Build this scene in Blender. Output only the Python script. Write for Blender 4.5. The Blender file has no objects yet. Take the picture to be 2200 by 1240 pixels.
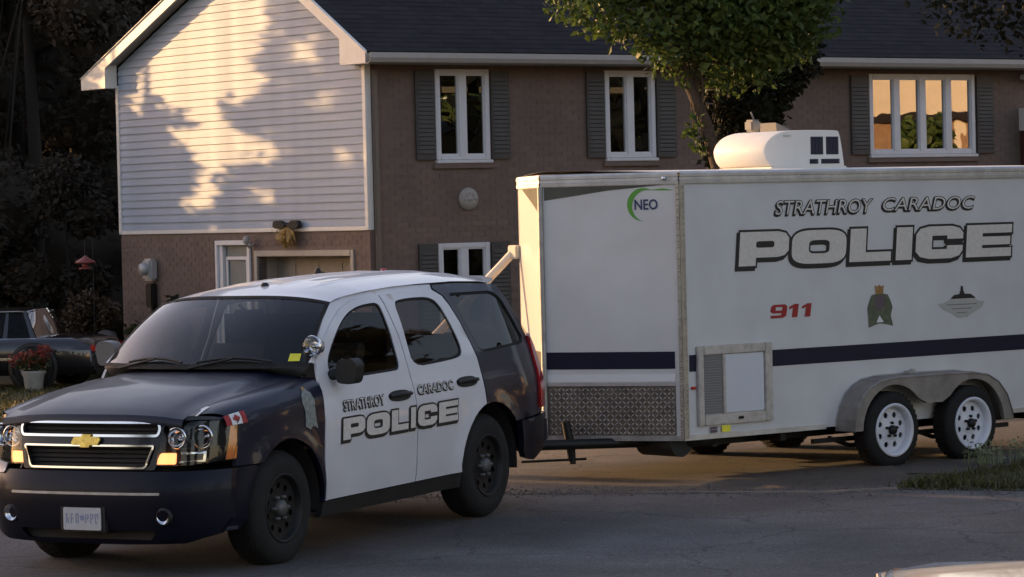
import bpy, bmesh, math, random
from mathutils import Vector, Matrix
from mathutils.geometry import delaunay_2d_cdt
PI = math.pi
R = random.Random(7)
scn = bpy.context.scene
COL = scn.collection

# ------------------------------------------------------------------ camera
cam = bpy.data.cameras.new('camera')
cam.sensor_fit = 'HORIZONTAL'; cam.sensor_width = 36.0
cam.lens = 36.0 * 6955.5 / 2200.0
cam.clip_start = 0.5; cam.clip_end = 3000
camo = bpy.data.objects.new('camera', cam); COL.objects.link(camo)
CAMZ = 2.366
camo.matrix_world = (Matrix.Translation((0, 0, CAMZ)) @ Matrix.Rotation(PI / 2 - 0.02331, 4, 'X')
                     @ Matrix.Rotation(-0.02421, 4, 'Z'))
scn.camera = camo

# ------------------------------------------------------------------ light
SUN_EL = math.radians(9.0); SUN_AZ = math.radians(-57.0)
SUN = Vector((math.sin(SUN_AZ) * math.cos(SUN_EL), math.cos(SUN_AZ) * math.cos(SUN_EL), math.sin(SUN_EL)))
world = bpy.data.worlds.new('World'); scn.world = world; world.use_nodes = True
wn = world.node_tree
sky = wn.nodes.new('ShaderNodeTexSky'); sky.sky_type = 'NISHITA'; sky.sun_disc = False
sky.sun_elevation = SUN_EL; sky.sun_rotation = SUN_AZ % (2 * PI)
sky.air_density = 1.0; sky.dust_density = 1.4; sky.ozone_density = 1.0
bg = [n for n in wn.nodes if n.type == 'BACKGROUND'][0]
wb = wn.nodes.new('ShaderNodeVectorMath'); wb.operation = 'MULTIPLY'; wb.inputs[1].default_value = (1.28, 1.01, 0.98)   # the camera's white balance
wn.links.new(sky.outputs[0], wb.inputs[0]); wn.links.new(wb.outputs['Vector'], bg.inputs[0]); bg.inputs[1].default_value = 0.12
sl = bpy.data.lights.new('sun', 'SUN'); sl.energy = 2.35; sl.angle = math.radians(0.53); sl.color = (1.0, 0.60, 0.26)
slo = bpy.data.objects.new('sun', sl); COL.objects.link(slo)
slo.rotation_euler = (-SUN).to_track_quat('-Z', 'Y').to_euler(); slo.location = SUN * 100
vs = scn.view_settings
vs.view_transform = 'Standard'; vs.look = 'None'; vs.gamma = 1.0; vs.use_curve_mapping = False; vs.exposure = 1.7
scn.cycles.max_bounces = 8; scn.cycles.transparent_max_bounces = 16

# ------------------------------------------------------------------ materials
def mat(name, col, rough=0.6, metal=0.0, var=0.0, scale=6.0, bump=0.0, bscale=40.0, coat=0.0, spec=0.5,
        emit=None, estr=0.0, island=0.0, col2=None, dirt=0.0):
    m = bpy.data.materials.new(name); m.use_nodes = True
    nt = m.node_tree; b = nt.nodes['Principled BSDF']
    b.inputs['Base Color'].default_value = (*col, 1); b.inputs['Roughness'].default_value = rough
    b.inputs['Metallic'].default_value = metal; b.inputs['Specular IOR Level'].default_value = spec
    if coat: b.inputs['Coat Weight'].default_value = coat; b.inputs['Coat Roughness'].default_value = 0.05
    if emit: b.inputs['Emission Color'].default_value = (*emit, 1); b.inputs['Emission Strength'].default_value = estr
    tc = nt.nodes.new('ShaderNodeTexCoord')
    out = None
    if var or col2:
        n = nt.nodes.new('ShaderNodeTexNoise'); n.inputs['Scale'].default_value = scale
        n.inputs['Detail'].default_value = 5; n.inputs['Roughness'].default_value = 0.62
        nt.links.new(tc.outputs['Object'], n.inputs['Vector'])
        r = nt.nodes.new('ShaderNodeValToRGB'); nt.links.new(n.outputs['Fac'], r.inputs['Fac'])
        c2 = col2 or tuple(min(1, c * (1 + var)) for c in col); c1 = col if col2 else tuple(c * (1 - var) for c in col)
        r.color_ramp.elements[0].position = 0.32; r.color_ramp.elements[0].color = (*c1, 1)
        r.color_ramp.elements[1].position = 0.68; r.color_ramp.elements[1].color = (*c2, 1)
        out = r.outputs['Color']
    if island:
        g = nt.nodes.new('ShaderNodeNewGeometry')
        mr = nt.nodes.new('ShaderNodeMapRange'); mr.inputs['To Min'].default_value = 1 - island; mr.inputs['To Max'].default_value = 1 + island
        nt.links.new(g.outputs['Random Per Island'], mr.inputs['Value'])
        mx = nt.nodes.new('ShaderNodeVectorMath'); mx.operation = 'SCALE'
        if out: nt.links.new(out, mx.inputs[0])
        else: mx.inputs[0].default_value = col
        nt.links.new(mr.outputs['Result'], mx.inputs['Scale']); out = mx.outputs['Vector']
    if dirt:
        n2 = nt.nodes.new('ShaderNodeTexNoise'); n2.inputs['Scale'].default_value = 2.3; n2.inputs['Detail'].default_value = 8
        nt.links.new(tc.outputs['Object'], n2.inputs['Vector'])
        r2 = nt.nodes.new('ShaderNodeValToRGB'); nt.links.new(n2.outputs['Fac'], r2.inputs['Fac'])
        r2.color_ramp.elements[0].position = 0.35; r2.color_ramp.elements[0].color = (1 - dirt, 1 - dirt * 1.06, 1 - dirt * 1.15, 1)
        r2.color_ramp.elements[1].position = 0.7; r2.color_ramp.elements[1].color = (1, 1, 1, 1)
        mm = nt.nodes.new('ShaderNodeVectorMath'); mm.operation = 'MULTIPLY'
        if out: nt.links.new(out, mm.inputs[0])
        else: mm.inputs[0].default_value = col
        nt.links.new(r2.outputs['Color'], mm.inputs[1]); out = mm.outputs['Vector']
        rr = nt.nodes.new('ShaderNodeMapRange'); rr.inputs['To Min'].default_value = min(1, rough + .25); rr.inputs['To Max'].default_value = rough
        nt.links.new(n2.outputs['Fac'], rr.inputs['Value']); nt.links.new(rr.outputs['Result'], b.inputs['Roughness'])
    if out: nt.links.new(out, b.inputs['Base Color'])
    if bump:
        n = nt.nodes.new('ShaderNodeTexNoise'); n.inputs['Scale'].default_value = bscale; n.inputs['Detail'].default_value = 4
        nt.links.new(tc.outputs['Object'], n.inputs['Vector'])
        bp = nt.nodes.new('ShaderNodeBump'); bp.inputs['Strength'].default_value = bump; bp.inputs['Distance'].default_value = 0.02
        nt.links.new(n.outputs['Fac'], bp.inputs['Height']); nt.links.new(bp.outputs['Normal'], b.inputs['Normal'])
    return m

def glass(name, tint, gloss_min, gloss_max, rough=0.02, wave=0.0, ior=0):
    m = bpy.data.materials.new(name); m.use_nodes = True; nt = m.node_tree; nt.nodes.clear()
    o = nt.nodes.new('ShaderNodeOutputMaterial'); mx = nt.nodes.new('ShaderNodeMixShader')
    t = nt.nodes.new('ShaderNodeBsdfTransparent'); t.inputs[0].default_value = (*tint, 1)
    g = nt.nodes.new('ShaderNodeBsdfGlossy'); g.inputs['Roughness'].default_value = rough; g.inputs[0].default_value = (.95, .97, 1, 1)
    lw = nt.nodes.new('ShaderNodeLayerWeight'); lw.inputs['Blend'].default_value = 0.35
    mr = nt.nodes.new('ShaderNodeMapRange'); mr.inputs['To Min'].default_value = gloss_min; mr.inputs['To Max'].default_value = gloss_max
    if ior:
        fr = nt.nodes.new('ShaderNodeFresnel'); fr.inputs['IOR'].default_value = ior; nt.links.new(fr.outputs[0], mx.inputs[0])
    else:
        nt.links.new(lw.outputs['Facing'], mr.inputs['Value']); nt.links.new(mr.outputs['Result'], mx.inputs[0])
    nt.links.new(t.outputs[0], mx.inputs[1]); nt.links.new(g.outputs[0], mx.inputs[2]); nt.links.new(mx.outputs[0], o.inputs[0])
    if wave:
        tc = nt.nodes.new('ShaderNodeTexCoord'); n = nt.nodes.new('ShaderNodeTexNoise'); n.inputs['Scale'].default_value = 1.3
        bp = nt.nodes.new('ShaderNodeBump'); bp.inputs['Strength'].default_value = wave; bp.inputs['Distance'].default_value = 0.02
        nt.links.new(tc.outputs['Object'], n.inputs['Vector']); nt.links.new(n.outputs['Fac'], bp.inputs['Height']); nt.links.new(bp.outputs['Normal'], g.inputs['Normal'])
    return m

def leafmat(name, c1, c2, trans=0.35, rough=.5):
    m = bpy.data.materials.new(name); m.use_nodes = True; nt = m.node_tree; nt.nodes.clear()
    o = nt.nodes.new('ShaderNodeOutputMaterial'); g = nt.nodes.new('ShaderNodeNewGeometry')
    r = nt.nodes.new('ShaderNodeValToRGB'); r.color_ramp.elements[0].color = (*c1, 1); r.color_ramp.elements[1].color = (*c2, 1)
    nt.links.new(g.outputs['Random Per Island'], r.inputs[0])
    d = nt.nodes.new('ShaderNodeBsdfPrincipled'); d.inputs['Roughness'].default_value = rough; nt.links.new(r.outputs[0], d.inputs['Base Color'])
    d.inputs['Specular IOR Level'].default_value = .3
    t = nt.nodes.new('ShaderNodeBsdfTranslucent'); nt.links.new(r.outputs[0], t.inputs[0])
    mx = nt.nodes.new('ShaderNodeMixShader'); mx.inputs[0].default_value = trans
    nt.links.new(d.outputs[0], mx.inputs[1]); nt.links.new(t.outputs[0], mx.inputs[2]); nt.links.new(mx.outputs[0], o.inputs[0])
    return m

M = dict(
    white_paint=mat('white_paint', (.63, .625, .65), .32, coat=.6, dirt=.10),
    navy_paint=mat('navy_paint', (.005, .007, .021), .25, spec=.25, coat=.32, dirt=.05),
    bumper_paint=mat('bumper_paint', (.004, .005, .012), .42, spec=.2, coat=.06),
    black_plastic=mat('black_plastic', (.008, .008, .008), .6, var=.3),
    rubber=mat('rubber', (.0065, .006, .0055), .85, var=.4, scale=12, bump=.3, bscale=60),
    chrome=mat('chrome', (.75, .76, .78), .14, 1.0),
    dark_steel=mat('dark_steel', (.007, .007, .007), .55, .3, var=.3),
    steel=mat('steel', (.5, .5, .5), .32, 1.0, var=.2),
    gold=mat('gold', (.62, .46, .12), .35, .8, var=.3, scale=30),
    lamp_bowl=mat('lamp_bowl', (.7, .72, .75), .12, 1.0),
    amber=mat('amber', (.75, .22, .02), .25, coat=.5, var=.15, scale=30),
    turn_on=mat('turn_on', (1, .6, .3), .4, emit=(1.0, .36, .11), estr=.62),
    tail_red=mat('tail_red', (.42, .010, .012), .2, coat=.8),
    interior=mat('interior', (.018, .017, .016), .8, var=.2),
    plate=mat('plate', (.44, .45, .48), .5, var=.08, scale=30),
    plate_blue=mat('plate_blue', (.22, .25, .38), .5),
    yellow=mat('yellow', (.80, .72, .05), .5, var=.1),
    decal_black=mat('decal_black', (.010, .008, .010), .5),
    decal_silver=mat('decal_silver', (.60, .56, .51), .5, .0, var=.08, scale=30),
    decal_navy=mat('decal_navy', (.010, .010, .028), .5, spec=.25),
    decal_red=mat('decal_red', (.30, .012, .012), .5),
    decal_white=mat('decal_white', (.68, .68, .68), .5),
    crest_green=mat('crest_green', (.05, .065, .028), .5, col2=(.12, .13, .085), scale=26),
    crest_gold=mat('crest_gold', (.30, .16, .05), .5, var=.5, scale=80),
    crest_purple=mat('crest_purple', (.10, .07, .09), .5),
    crest_grey=mat('crest_grey', (.34, .335, .31), .5, col2=(.44, .43, .40), scale=70),
    crest_pale=mat('crest_pale', (.12, .14, .13), .5, col2=(.26, .29, .27), scale=40),
    neo_green=mat('neo_green', (.09, .30, .03), .5),
    neo_blue=mat('neo_blue', (.02, .03, .10), .5),
    trailer_skin=mat('trailer_skin', (.60, .595, .60), .28, coat=.35, dirt=.10),
    alu=mat('alu', (.60, .59, .585), .38, .85, var=.12, scale=8, dirt=.15),
    alu_dull=mat('alu_dull', (.36, .345, .33), .5, .6, var=.25, scale=7, bump=.15, bscale=25),
    door_frame=mat('door_frame', (.47, .44, .42), .45, .4, var=.2, scale=14),
    door_panel=mat('door_panel', (.60, .62, .66), .35, coat=.2, dirt=.06),
    vent_grey=mat('vent_grey', (.34, .32, .30), .6, var=.1),
    guard_base=mat('guard_base', (.20, .17, .14), .42, .75, var=.3, scale=9),
    swoosh=mat('swoosh', (.06, .065, .055), .35, coat=.3, var=.4, scale=3),
    ac_white=mat('ac_white', (.78, .75, .70), .4, dirt=.08),
    ac_grille=mat('ac_grille', (.03, .03, .05), .5),
    wheel_white=mat('wheel_white', (.66, .68, .74), .35, coat=.3, dirt=.14),
    siding=mat('siding', (.315, .375, .47), .5, var=.03, scale=3, dirt=.07),
    trim_white=mat('trim_white', (.66, .65, .62), .5, var=.05, scale=4),
    trim_beige=mat('trim_beige', (.32, .295, .265), .55, var=.06),
    brick=mat('brick', (.162, .117, .097), .9, island=.09, var=.16, scale=1.2, bump=.3, bscale=90),
    mortar=mat('mortar', (.165, .121, .101), .9, var=.15, scale=9),
    shingle=mat('shingle', (.0175, .0155, .0185), .95, island=.22, spec=.25, bump=.35, bscale=120),
    soffit=mat('soffit', (.36, .34, .31), .7, var=.1),
    shutter=mat('shutter', (.056, .052, .048), .6, var=.15),
    window_frame=mat('window_frame', (.62, .63, .66), .45, var=.05),
    door_teal=mat('door_teal', (.13, .165, .175), .45, var=.1),
    garage=mat('garage', (.20, .185, .16), .55, var=.08),
    meter_grey=mat('meter_grey', (.40, .41, .42), .45, .3),
    house_glass=glass('house_glass', (.05, .05, .05), .26, .75, .01, .10),
    car_glass=glass('car_glass', (.58, .66, .64), 0, 1, .015, 0, 1.55),
    tint_glass=glass('tint_glass', (.55, .52, .49), 0, 1, .015, 0, 1.26),
    lens=glass('lens', (.9, .92, .95), 0, 1, .02, 0, 1.45),
    asphalt=mat('asphalt', (.084, .080, .080), .92, var=.22, scale=1.1, bump=.45, bscale=140, island=0),
    drive=mat('drive', (.075, .062, .050), .92, var=.32, scale=.8, bump=.45, bscale=120),
    concrete=mat('concrete', (.15, .125, .105), .9, var=.25, scale=5, bump=.3),
    lawn=mat('lawn', (.030, .034, .012), .95, col2=(.060, .055, .025), scale=2.2, bump=.6, bscale=30),
    grass=leafmat('grass', (.032, .036, .010), (.095, .090, .03), .25),
    weed=leafmat('weed', (.14, .17, .08), (.34, .36, .22), .35),
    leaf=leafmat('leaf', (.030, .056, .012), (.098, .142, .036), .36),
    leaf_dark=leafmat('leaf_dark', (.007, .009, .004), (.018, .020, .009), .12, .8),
    leaf_shrub=leafmat('leaf_shrub', (.030, .040, .012), (.075, .080, .030), .25),
    leaf_brown=leafmat('leaf_brown', (.030, .020, .012), (.075, .050, .030), .15),
    petal_red=leafmat('petal_red', (.16, .025, .018), (.30, .07, .05), .25),
    dry_gold=leafmat('dry_gold', (.20, .13, .04), (.55, .38, .13), .3),
    bark=mat('bark', (.060, .042, .028), .95, var=.4, scale=14, bump=.8, bscale=30),
    stone=mat('stone', (.085, .08, .078), .9, var=.35, scale=6, bump=.5, bscale=14),
    pot=mat('pot', (.27, .265, .24), .8, var=.12, scale=9),
    dark_paint=mat('dark_paint', (.010, .009, .012), .25, coat=1.0),
    beige_paint=mat('beige_paint', (.50, .39, .26), .35, .25, coat=.7),
    downspout=mat('downspout', (.16, .125, .10), .6, var=.1),
    seat_cloth=mat('seat_cloth', (.055, .052, .050), .85, var=.2),
    bark_dark=mat('bark_dark', (.014, .011, .008), .95),
    glint_pale=mat('glint_pale', (.34, .37, .44), .4),
    leaf_far=leafmat('leaf_far', (.034, .027, .020), (.050, .041, .030), .1, .9),
    dusty_glass=glass('dusty_glass', (.12, .12, .12), 0, 1, .4, 0, 1.25),
    meter_dull=mat('meter_dull', (.17, .17, .17), .6),
    post_brass=mat('post_brass', (.38, .345, .29), .45, .65, var=.18, scale=9, bump=.3, bscale=60),
    fender_alu=mat('fender_alu', (.30, .275, .25), .5, .45, var=.2, scale=6, dirt=.2),
    louvre_grey=mat('louvre_grey', (.20, .19, .18), .7),
    hub_grey=mat('hub_grey', (.10, .10, .10), .5, .3),
    privacy_glass=glass('privacy_glass', (.05, .048, .045), 0, 1, .02, 0, 1.36),
    mirror_grey=mat('mirror_grey', (.11, .11, .115), .5),
    red_door=mat('red_door', (.07, .02, .018), .6),
    pole_white=mat('pole_white', (.74, .66, .55), .6, var=.06),
    plywood=mat('plywood', (.36, .25, .14), .7, var=.2),
    tan_siding=mat('tan_siding', (.60, .53, .42), .6, var=.06),
    brown_board=mat('brown_board', (.26, .16, .09), .7, var=.2),
    feeder_red=mat('feeder_red', (.20, .035, .03), .35, coat=.4),
)

def road_detail(m, crack=.55, speck=.5):
    nt = m.node_tree; b = nt.nodes['Principled BSDF']; old = b.inputs['Base Color'].links[0].from_socket
    tc = nt.nodes.new('ShaderNodeTexCoord'); mp = nt.nodes.new('ShaderNodeMapping'); nt.links.new(tc.outputs['Object'], mp.inputs['Vector'])
    wv = nt.nodes.new('ShaderNodeTexNoise'); wv.inputs['Scale'].default_value = 1.7; wv.inputs['Detail'].default_value = 6; nt.links.new(mp.outputs[0], wv.inputs['Vector'])
    ad = nt.nodes.new('ShaderNodeVectorMath'); ad.operation = 'MULTIPLY_ADD'; ad.inputs[1].default_value = (.9, .9, .9); nt.links.new(wv.outputs['Color'], ad.inputs[0]); nt.links.new(mp.outputs[0], ad.inputs[2])
    vo = nt.nodes.new('ShaderNodeTexVoronoi'); vo.feature = 'DISTANCE_TO_EDGE'; vo.inputs['Scale'].default_value = .42; nt.links.new(ad.outputs[0], vo.inputs['Vector'])
    cr = nt.nodes.new('ShaderNodeMapRange'); cr.inputs['From Max'].default_value = .010; cr.inputs['To Min'].default_value = 1 - crack; nt.links.new(vo.outputs['Distance'], cr.inputs['Value'])
    sp = nt.nodes.new('ShaderNodeTexNoise'); sp.inputs['Scale'].default_value = 55; sp.inputs['Detail'].default_value = 3; nt.links.new(mp.outputs[0], sp.inputs['Vector'])
    sr = nt.nodes.new('ShaderNodeMapRange'); sr.inputs['From Min'].default_value = .3; sr.inputs['From Max'].default_value = .7; sr.inputs['To Min'].default_value = 1 - speck; sr.inputs['To Max'].default_value = 1 + speck; nt.links.new(sp.outputs['Fac'], sr.inputs['Value'])
    m1 = nt.nodes.new('ShaderNodeMath'); m1.operation = 'MULTIPLY'; nt.links.new(cr.outputs[0], m1.inputs[0]); nt.links.new(sr.outputs[0], m1.inputs[1])
    pt = nt.nodes.new('ShaderNodeTexNoise'); pt.inputs['Scale'].default_value = .35; pt.inputs['Detail'].default_value = 4; nt.links.new(mp.outputs[0], pt.inputs['Vector'])
    pr = nt.nodes.new('ShaderNodeMapRange'); pr.inputs['From Min'].default_value = .35; pr.inputs['From Max'].default_value = .65; pr.inputs['To Min'].default_value = .62; pr.inputs['To Max'].default_value = 1.32; nt.links.new(pt.outputs['Fac'], pr.inputs['Value'])
    m2 = nt.nodes.new('ShaderNodeMath'); m2.operation = 'MULTIPLY'; nt.links.new(m1.outputs[0], m2.inputs[0]); nt.links.new(pr.outputs[0], m2.inputs[1])
    sc = nt.nodes.new('ShaderNodeVectorMath'); sc.operation = 'SCALE'; nt.links.new(old, sc.inputs[0]); nt.links.new(m2.outputs[0], sc.inputs['Scale']); nt.links.new(sc.outputs['Vector'], b.inputs['Base Color'])
road_detail(M['asphalt']); road_detail(M['drive'], .6, .5)
# the trailer's thin sheet is never quite flat
_nt = M['trailer_skin'].node_tree; _n = _nt.nodes.new('ShaderNodeTexNoise'); _n.inputs['Scale'].default_value = 1.6; _n.inputs['Detail'].default_value = 1
_tc = _nt.nodes.new('ShaderNodeTexCoord'); _nt.links.new(_tc.outputs['Object'], _n.inputs['Vector']); _b = _nt.nodes.new('ShaderNodeBump'); _b.inputs['Strength'].default_value = .25; _b.inputs['Distance'].default_value = .02
_nt.links.new(_n.outputs['Fac'], _b.inputs['Height']); _nt.links.new(_b.outputs['Normal'], _nt.nodes['Principled BSDF'].inputs['Normal'])

# ------------------------------------------------------------------ object helpers
def add(name, me, parent=None):
    o = bpy.data.objects.new(name, me); COL.objects.link(o)
    if parent: o.parent = parent
    return o
def empty(name, loc, rot=(0, 0, 0)):
    o = add(name, None); o.location = loc; o.rotation_euler = rot; o.empty_display_size = .2; return o
def tag(o, label=None, cat=None, group=None, kind=None):
    if label: o['label'] = label
    if cat: o['category'] = cat
    if group: o['group'] = group
    if kind: o['kind'] = kind
    return o

class MB:
    """collects shapes, builds one mesh"""
    def __init__(s): s.v = []; s.f = []; s.mi = []; s.sm = []; s.mats = []; s.cur = 0
    def m(s, material):
        if material not in s.mats: s.mats.append(material)
        s.cur = s.mats.index(material); return s
    def quad(s, pts, smooth=False):
        b = len(s.v); s.v += [tuple(p) for p in pts]; s.f.append(tuple(range(b, b + len(pts)))); s.mi.append(s.cur); s.sm.append(smooth); return s
    def raw(s, vs, fs, smooth=False):
        b = len(s.v); s.v += [tuple(p) for p in vs]
        for f in fs: s.f.append(tuple(b + i for i in f)); s.mi.append(s.cur); s.sm.append(smooth)
        return s
    def box(s, a, b, bev=0.0, M4=None):
        x0, y0, z0 = (min(p, q) for p, q in zip(a, b)); x1, y1, z1 = (max(p, q) for p, q in zip(a, b))
        if bev <= 0:
            vs = [(x0, y0, z0), (x1, y0, z0), (x1, y1, z0), (x0, y1, z0), (x0, y0, z1), (x1, y0, z1), (x1, y1, z1), (x0, y1, z1)]
            fs = [(0, 3, 2, 1), (4, 5, 6, 7), (0, 1, 5, 4), (1, 2, 6, 5), (2, 3, 7, 6), (3, 0, 4, 7)]
        else:
            bm = bmesh.new(); bmesh.ops.create_cube(bm, size=1)
            for v in bm.verts: v.co = Vector(((x0 + x1) / 2 + v.co.x * (x1 - x0), (y0 + y1) / 2 + v.co.y * (y1 - y0), (z0 + z1) / 2 + v.co.z * (z1 - z0)))
            bmesh.ops.bevel(bm, geom=list(bm.edges), offset=min(bev, .45 * min(x1 - x0, y1 - y0, z1 - z0)), segments=2, affect='EDGES')
            bm.verts.index_update(); vs = [tuple(v.co) for v in bm.verts]; fs = [tuple(v.index for v in f.verts) for f in bm.faces]; bm.free()
        if M4: vs = [tuple(M4 @ Vector(v)) for v in vs]
        return s.raw(vs, fs)
    def tube(s, pts, r, n=8, caps=True, r2=None):
        pts = [Vector(p) for p in pts]; k = len(pts); vs = []; fs = []
        for i, p in enumerate(pts):
            d = (pts[min(i + 1, k - 1)] - pts[max(i - 1, 0)]).normalized()
            u = d.orthogonal().normalized() if i == 0 else (u - d * u.dot(d)).normalized()
            w = d.cross(u)
            rr = r[i] if isinstance(r, (list, tuple)) else r
            for j in range(n):
                a = 2 * PI * j / n; vs.append(tuple(p + (u * math.cos(a) + w * math.sin(a)) * rr))
        for i in range(k - 1):
            for j in range(n): fs.append((i * n + j, i * n + (j + 1) % n, (i + 1) * n + (j + 1) % n, (i + 1) * n + j))
        s.raw(vs, fs, True)
        if caps: s.raw(vs[:n], [tuple(reversed(range(n)))]); s.raw(vs[-n:], [tuple(range(n))])
        return s
    def lathe(s, prof, axis_o, axis_d, n=24, smooth=True, close=False):
        """prof: (radius, along)"""
        o = Vector(axis_o); d = Vector(axis_d).normalized(); u = d.orthogonal().normalized(); w = d.cross(u); vs = []; fs = []
        for (r, h) in prof:
            for j in range(n):
                a = 2 * PI * j / n; vs.append(tuple(o + d * h + (u * math.cos(a) + w * math.sin(a)) * r))
        for i in range(len(prof) - 1):
            for j in range(n): fs.append((i * n + j, i * n + (j + 1) % n, (i + 1) * n + (j + 1) % n, (i + 1) * n + j))
        return s.raw(vs, fs, smooth)
    def prism(s, poly, f, d0, d1, smooth=False):
        """poly 2d, f(u,v,d) -> 3d"""
        n = len(poly); a = [f(u, v, d0) for u, v in poly]; b = [f(u, v, d1) for u, v in poly]
        s.raw(a, [tuple(range(n))]); s.raw(b, [tuple(range(n))])
        for i in range(n): s.quad([a[i], a[(i + 1) % n], b[(i + 1) % n], b[i]], smooth)
        return s
    def build(s, name, material=None, parent=None):
        me = bpy.data.meshes.new(name); me.from_pydata(s.v, [], s.f)
        if material is not None and not s.mats: s.mats = [material]
        for m_ in s.mats: me.materials.append(m_)
        me.polygons.foreach_set('material_index', s.mi); me.polygons.foreach_set('use_smooth', s.sm)
        me.update()
        return add(name, me, parent)

def inside(p, poly):
    x, y = p; c = False; n = len(poly); j = n - 1
    for i in range(n):
        xi, yi = poly[i]; xj, yj = poly[j]
        if (yi > y) != (yj > y) and x < (xj - xi) * (y - yi) / (yj - yi) + xi: c = not c
        j = i
    return c
def resample(poly, step):
    out = []; n = len(poly)
    for i in range(n):
        a = poly[i]; b = poly[(i + 1) % n]; k = max(1, int(math.hypot(b[0] - a[0], b[1] - a[1]) / step))
        for j in range(k): out.append((a[0] + (b[0] - a[0]) * j / k, a[1] + (b[1] - a[1]) * j / k))
    return out
def chaikin(poly, it=2, closed=True):
    for _ in range(it):
        q = []; n = len(poly)
        for i in range(n):
            a = poly[i]; b = poly[(i + 1) % n]
            q += [(a[0] * .75 + b[0] * .25, a[1] * .75 + b[1] * .25), (a[0] * .25 + b[0] * .75, a[1] * .25 + b[1] * .75)]
        poly = q
    return poly
def rounded(poly, r, k=4):
    """round polygon corners with radius-like cut r"""
    out = []; n = len(poly)
    for i in range(n):
        p0 = Vector(poly[i - 1]); p1 = Vector(poly[i]); p2 = Vector(poly[(i + 1) % n])
        a = (p0 - p1); b = (p2 - p1); ra = min(r, a.length * .45, b.length * .45)
        A = p1 + a.normalized() * ra; B = p1 + b.normalized() * ra
        for j in range(k + 1):
            t = j / k; q = A * (1 - t) ** 2 + p1 * 2 * t * (1 - t) + B * t * t; out.append((q.x, q.y))
    return out
def offset(poly, d):
    """miter offset; positive grows a counter-clockwise polygon"""
    n = len(poly); ar = sum(poly[i][0] * poly[(i + 1) % n][1] - poly[(i + 1) % n][0] * poly[i][1] for i in range(n))
    sg = 1 if ar > 0 else -1; out = []
    for i in range(n):
        p0 = Vector(poly[i - 1]); p1 = Vector(poly[i]); p2 = Vector(poly[(i + 1) % n])
        e1 = (p1 - p0); e2 = (p2 - p1)
        if e1.length < 1e-7 or e2.length < 1e-7: continue
        e1.normalize(); e2.normalize()
        n1 = Vector((e1.y, -e1.x)) * sg; n2 = Vector((e2.y, -e2.x)) * sg
        m = (n1 + n2); 
        if m.length < 1e-4: m = n1
        m.normalize(); k = d / max(.35, m.dot(n1)); q = p1 + m * k; out.append((q.x, q.y))
    return out
def tri(outer, holes=(), step=None):
    """triangulate a polygon with holes, optional interior grid -> (pts, tris)"""
    vs = []; es = []
    for lp in [outer] + list(holes):
        b = len(vs); n = len(lp); vs += lp; es += [(b + i, b + (i + 1) % n) for i in range(n)]
    if step:
        x0 = min(p[0] for p in outer); x1 = max(p[0] for p in outer); y0 = min(p[1] for p in outer); y1 = max(p[1] for p in outer)
        nx = int((x1 - x0) / step); ny = int((y1 - y0) / step); bd = list(vs)
        for i in range(1, nx + 1):
            for j in range(1, ny + 1):
                p = (x0 + i * step, y0 + j * step)
                if inside(p, outer) and not any(inside(p, h) for h in holes) and all((p[0] - q[0]) ** 2 + (p[1] - q[1]) ** 2 > (.35 * step) ** 2 for q in bd): vs = vs + [p] if False else (vs.append(p) or vs)
    r = delaunay_2d_cdt([Vector(v) for v in vs], es, [], 0, 1e-6)
    P = [(v.x, v.y) for v in r[0]]; T = []
    for f in r[2]:
        c = (sum(P[i][0] for i in f) / 3, sum(P[i][1] for i in f) / 3)
        if inside(c, outer) and not any(inside(c, h) for h in holes): T.append(tuple(f))
    return P, T
def panel(name, outer, holes, fmap, material, parent, inward, th=.018, step=.06, smooth=True, mb=None):
    """sheet panel mapped on a curved surface with returned edges"""
    outer = resample(outer, step); holes = [resample(h, step) for h in holes]
    P, T = tri(outer, holes, step)
    own = mb is None
    if own: mb = MB()
    q = [Vector(fmap(*p)) for p in P]
    mb.raw(q, T, smooth)
    iv = Vector(inward).normalized() * th if not callable(inward) else None
    for lp in [outer] + holes:
        w = [Vector(fmap(*p)) for p in lp]; n = len(w)
        z = [p + (iv if iv is not None else Vector(inward(p)) * th) for p in w]
        mb.raw(w + z, [(i, (i + 1) % n, n + (i + 1) % n, n + i) for i in range(n)], False)
    return mb.build(name, material, parent) if own else mb
def decal(name, loops, fmap, material, parent, step=None):
    """loops: list of (outer, holes)"""
    mb = MB()
    for o, h in loops:
        if step: o = resample(o, step); h = [resample(x, step) for x in h]
        P, T = tri(o, h, step); mb.raw([fmap(*p) for p in P], T)
    return mb.build(name, material, parent)

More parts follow.
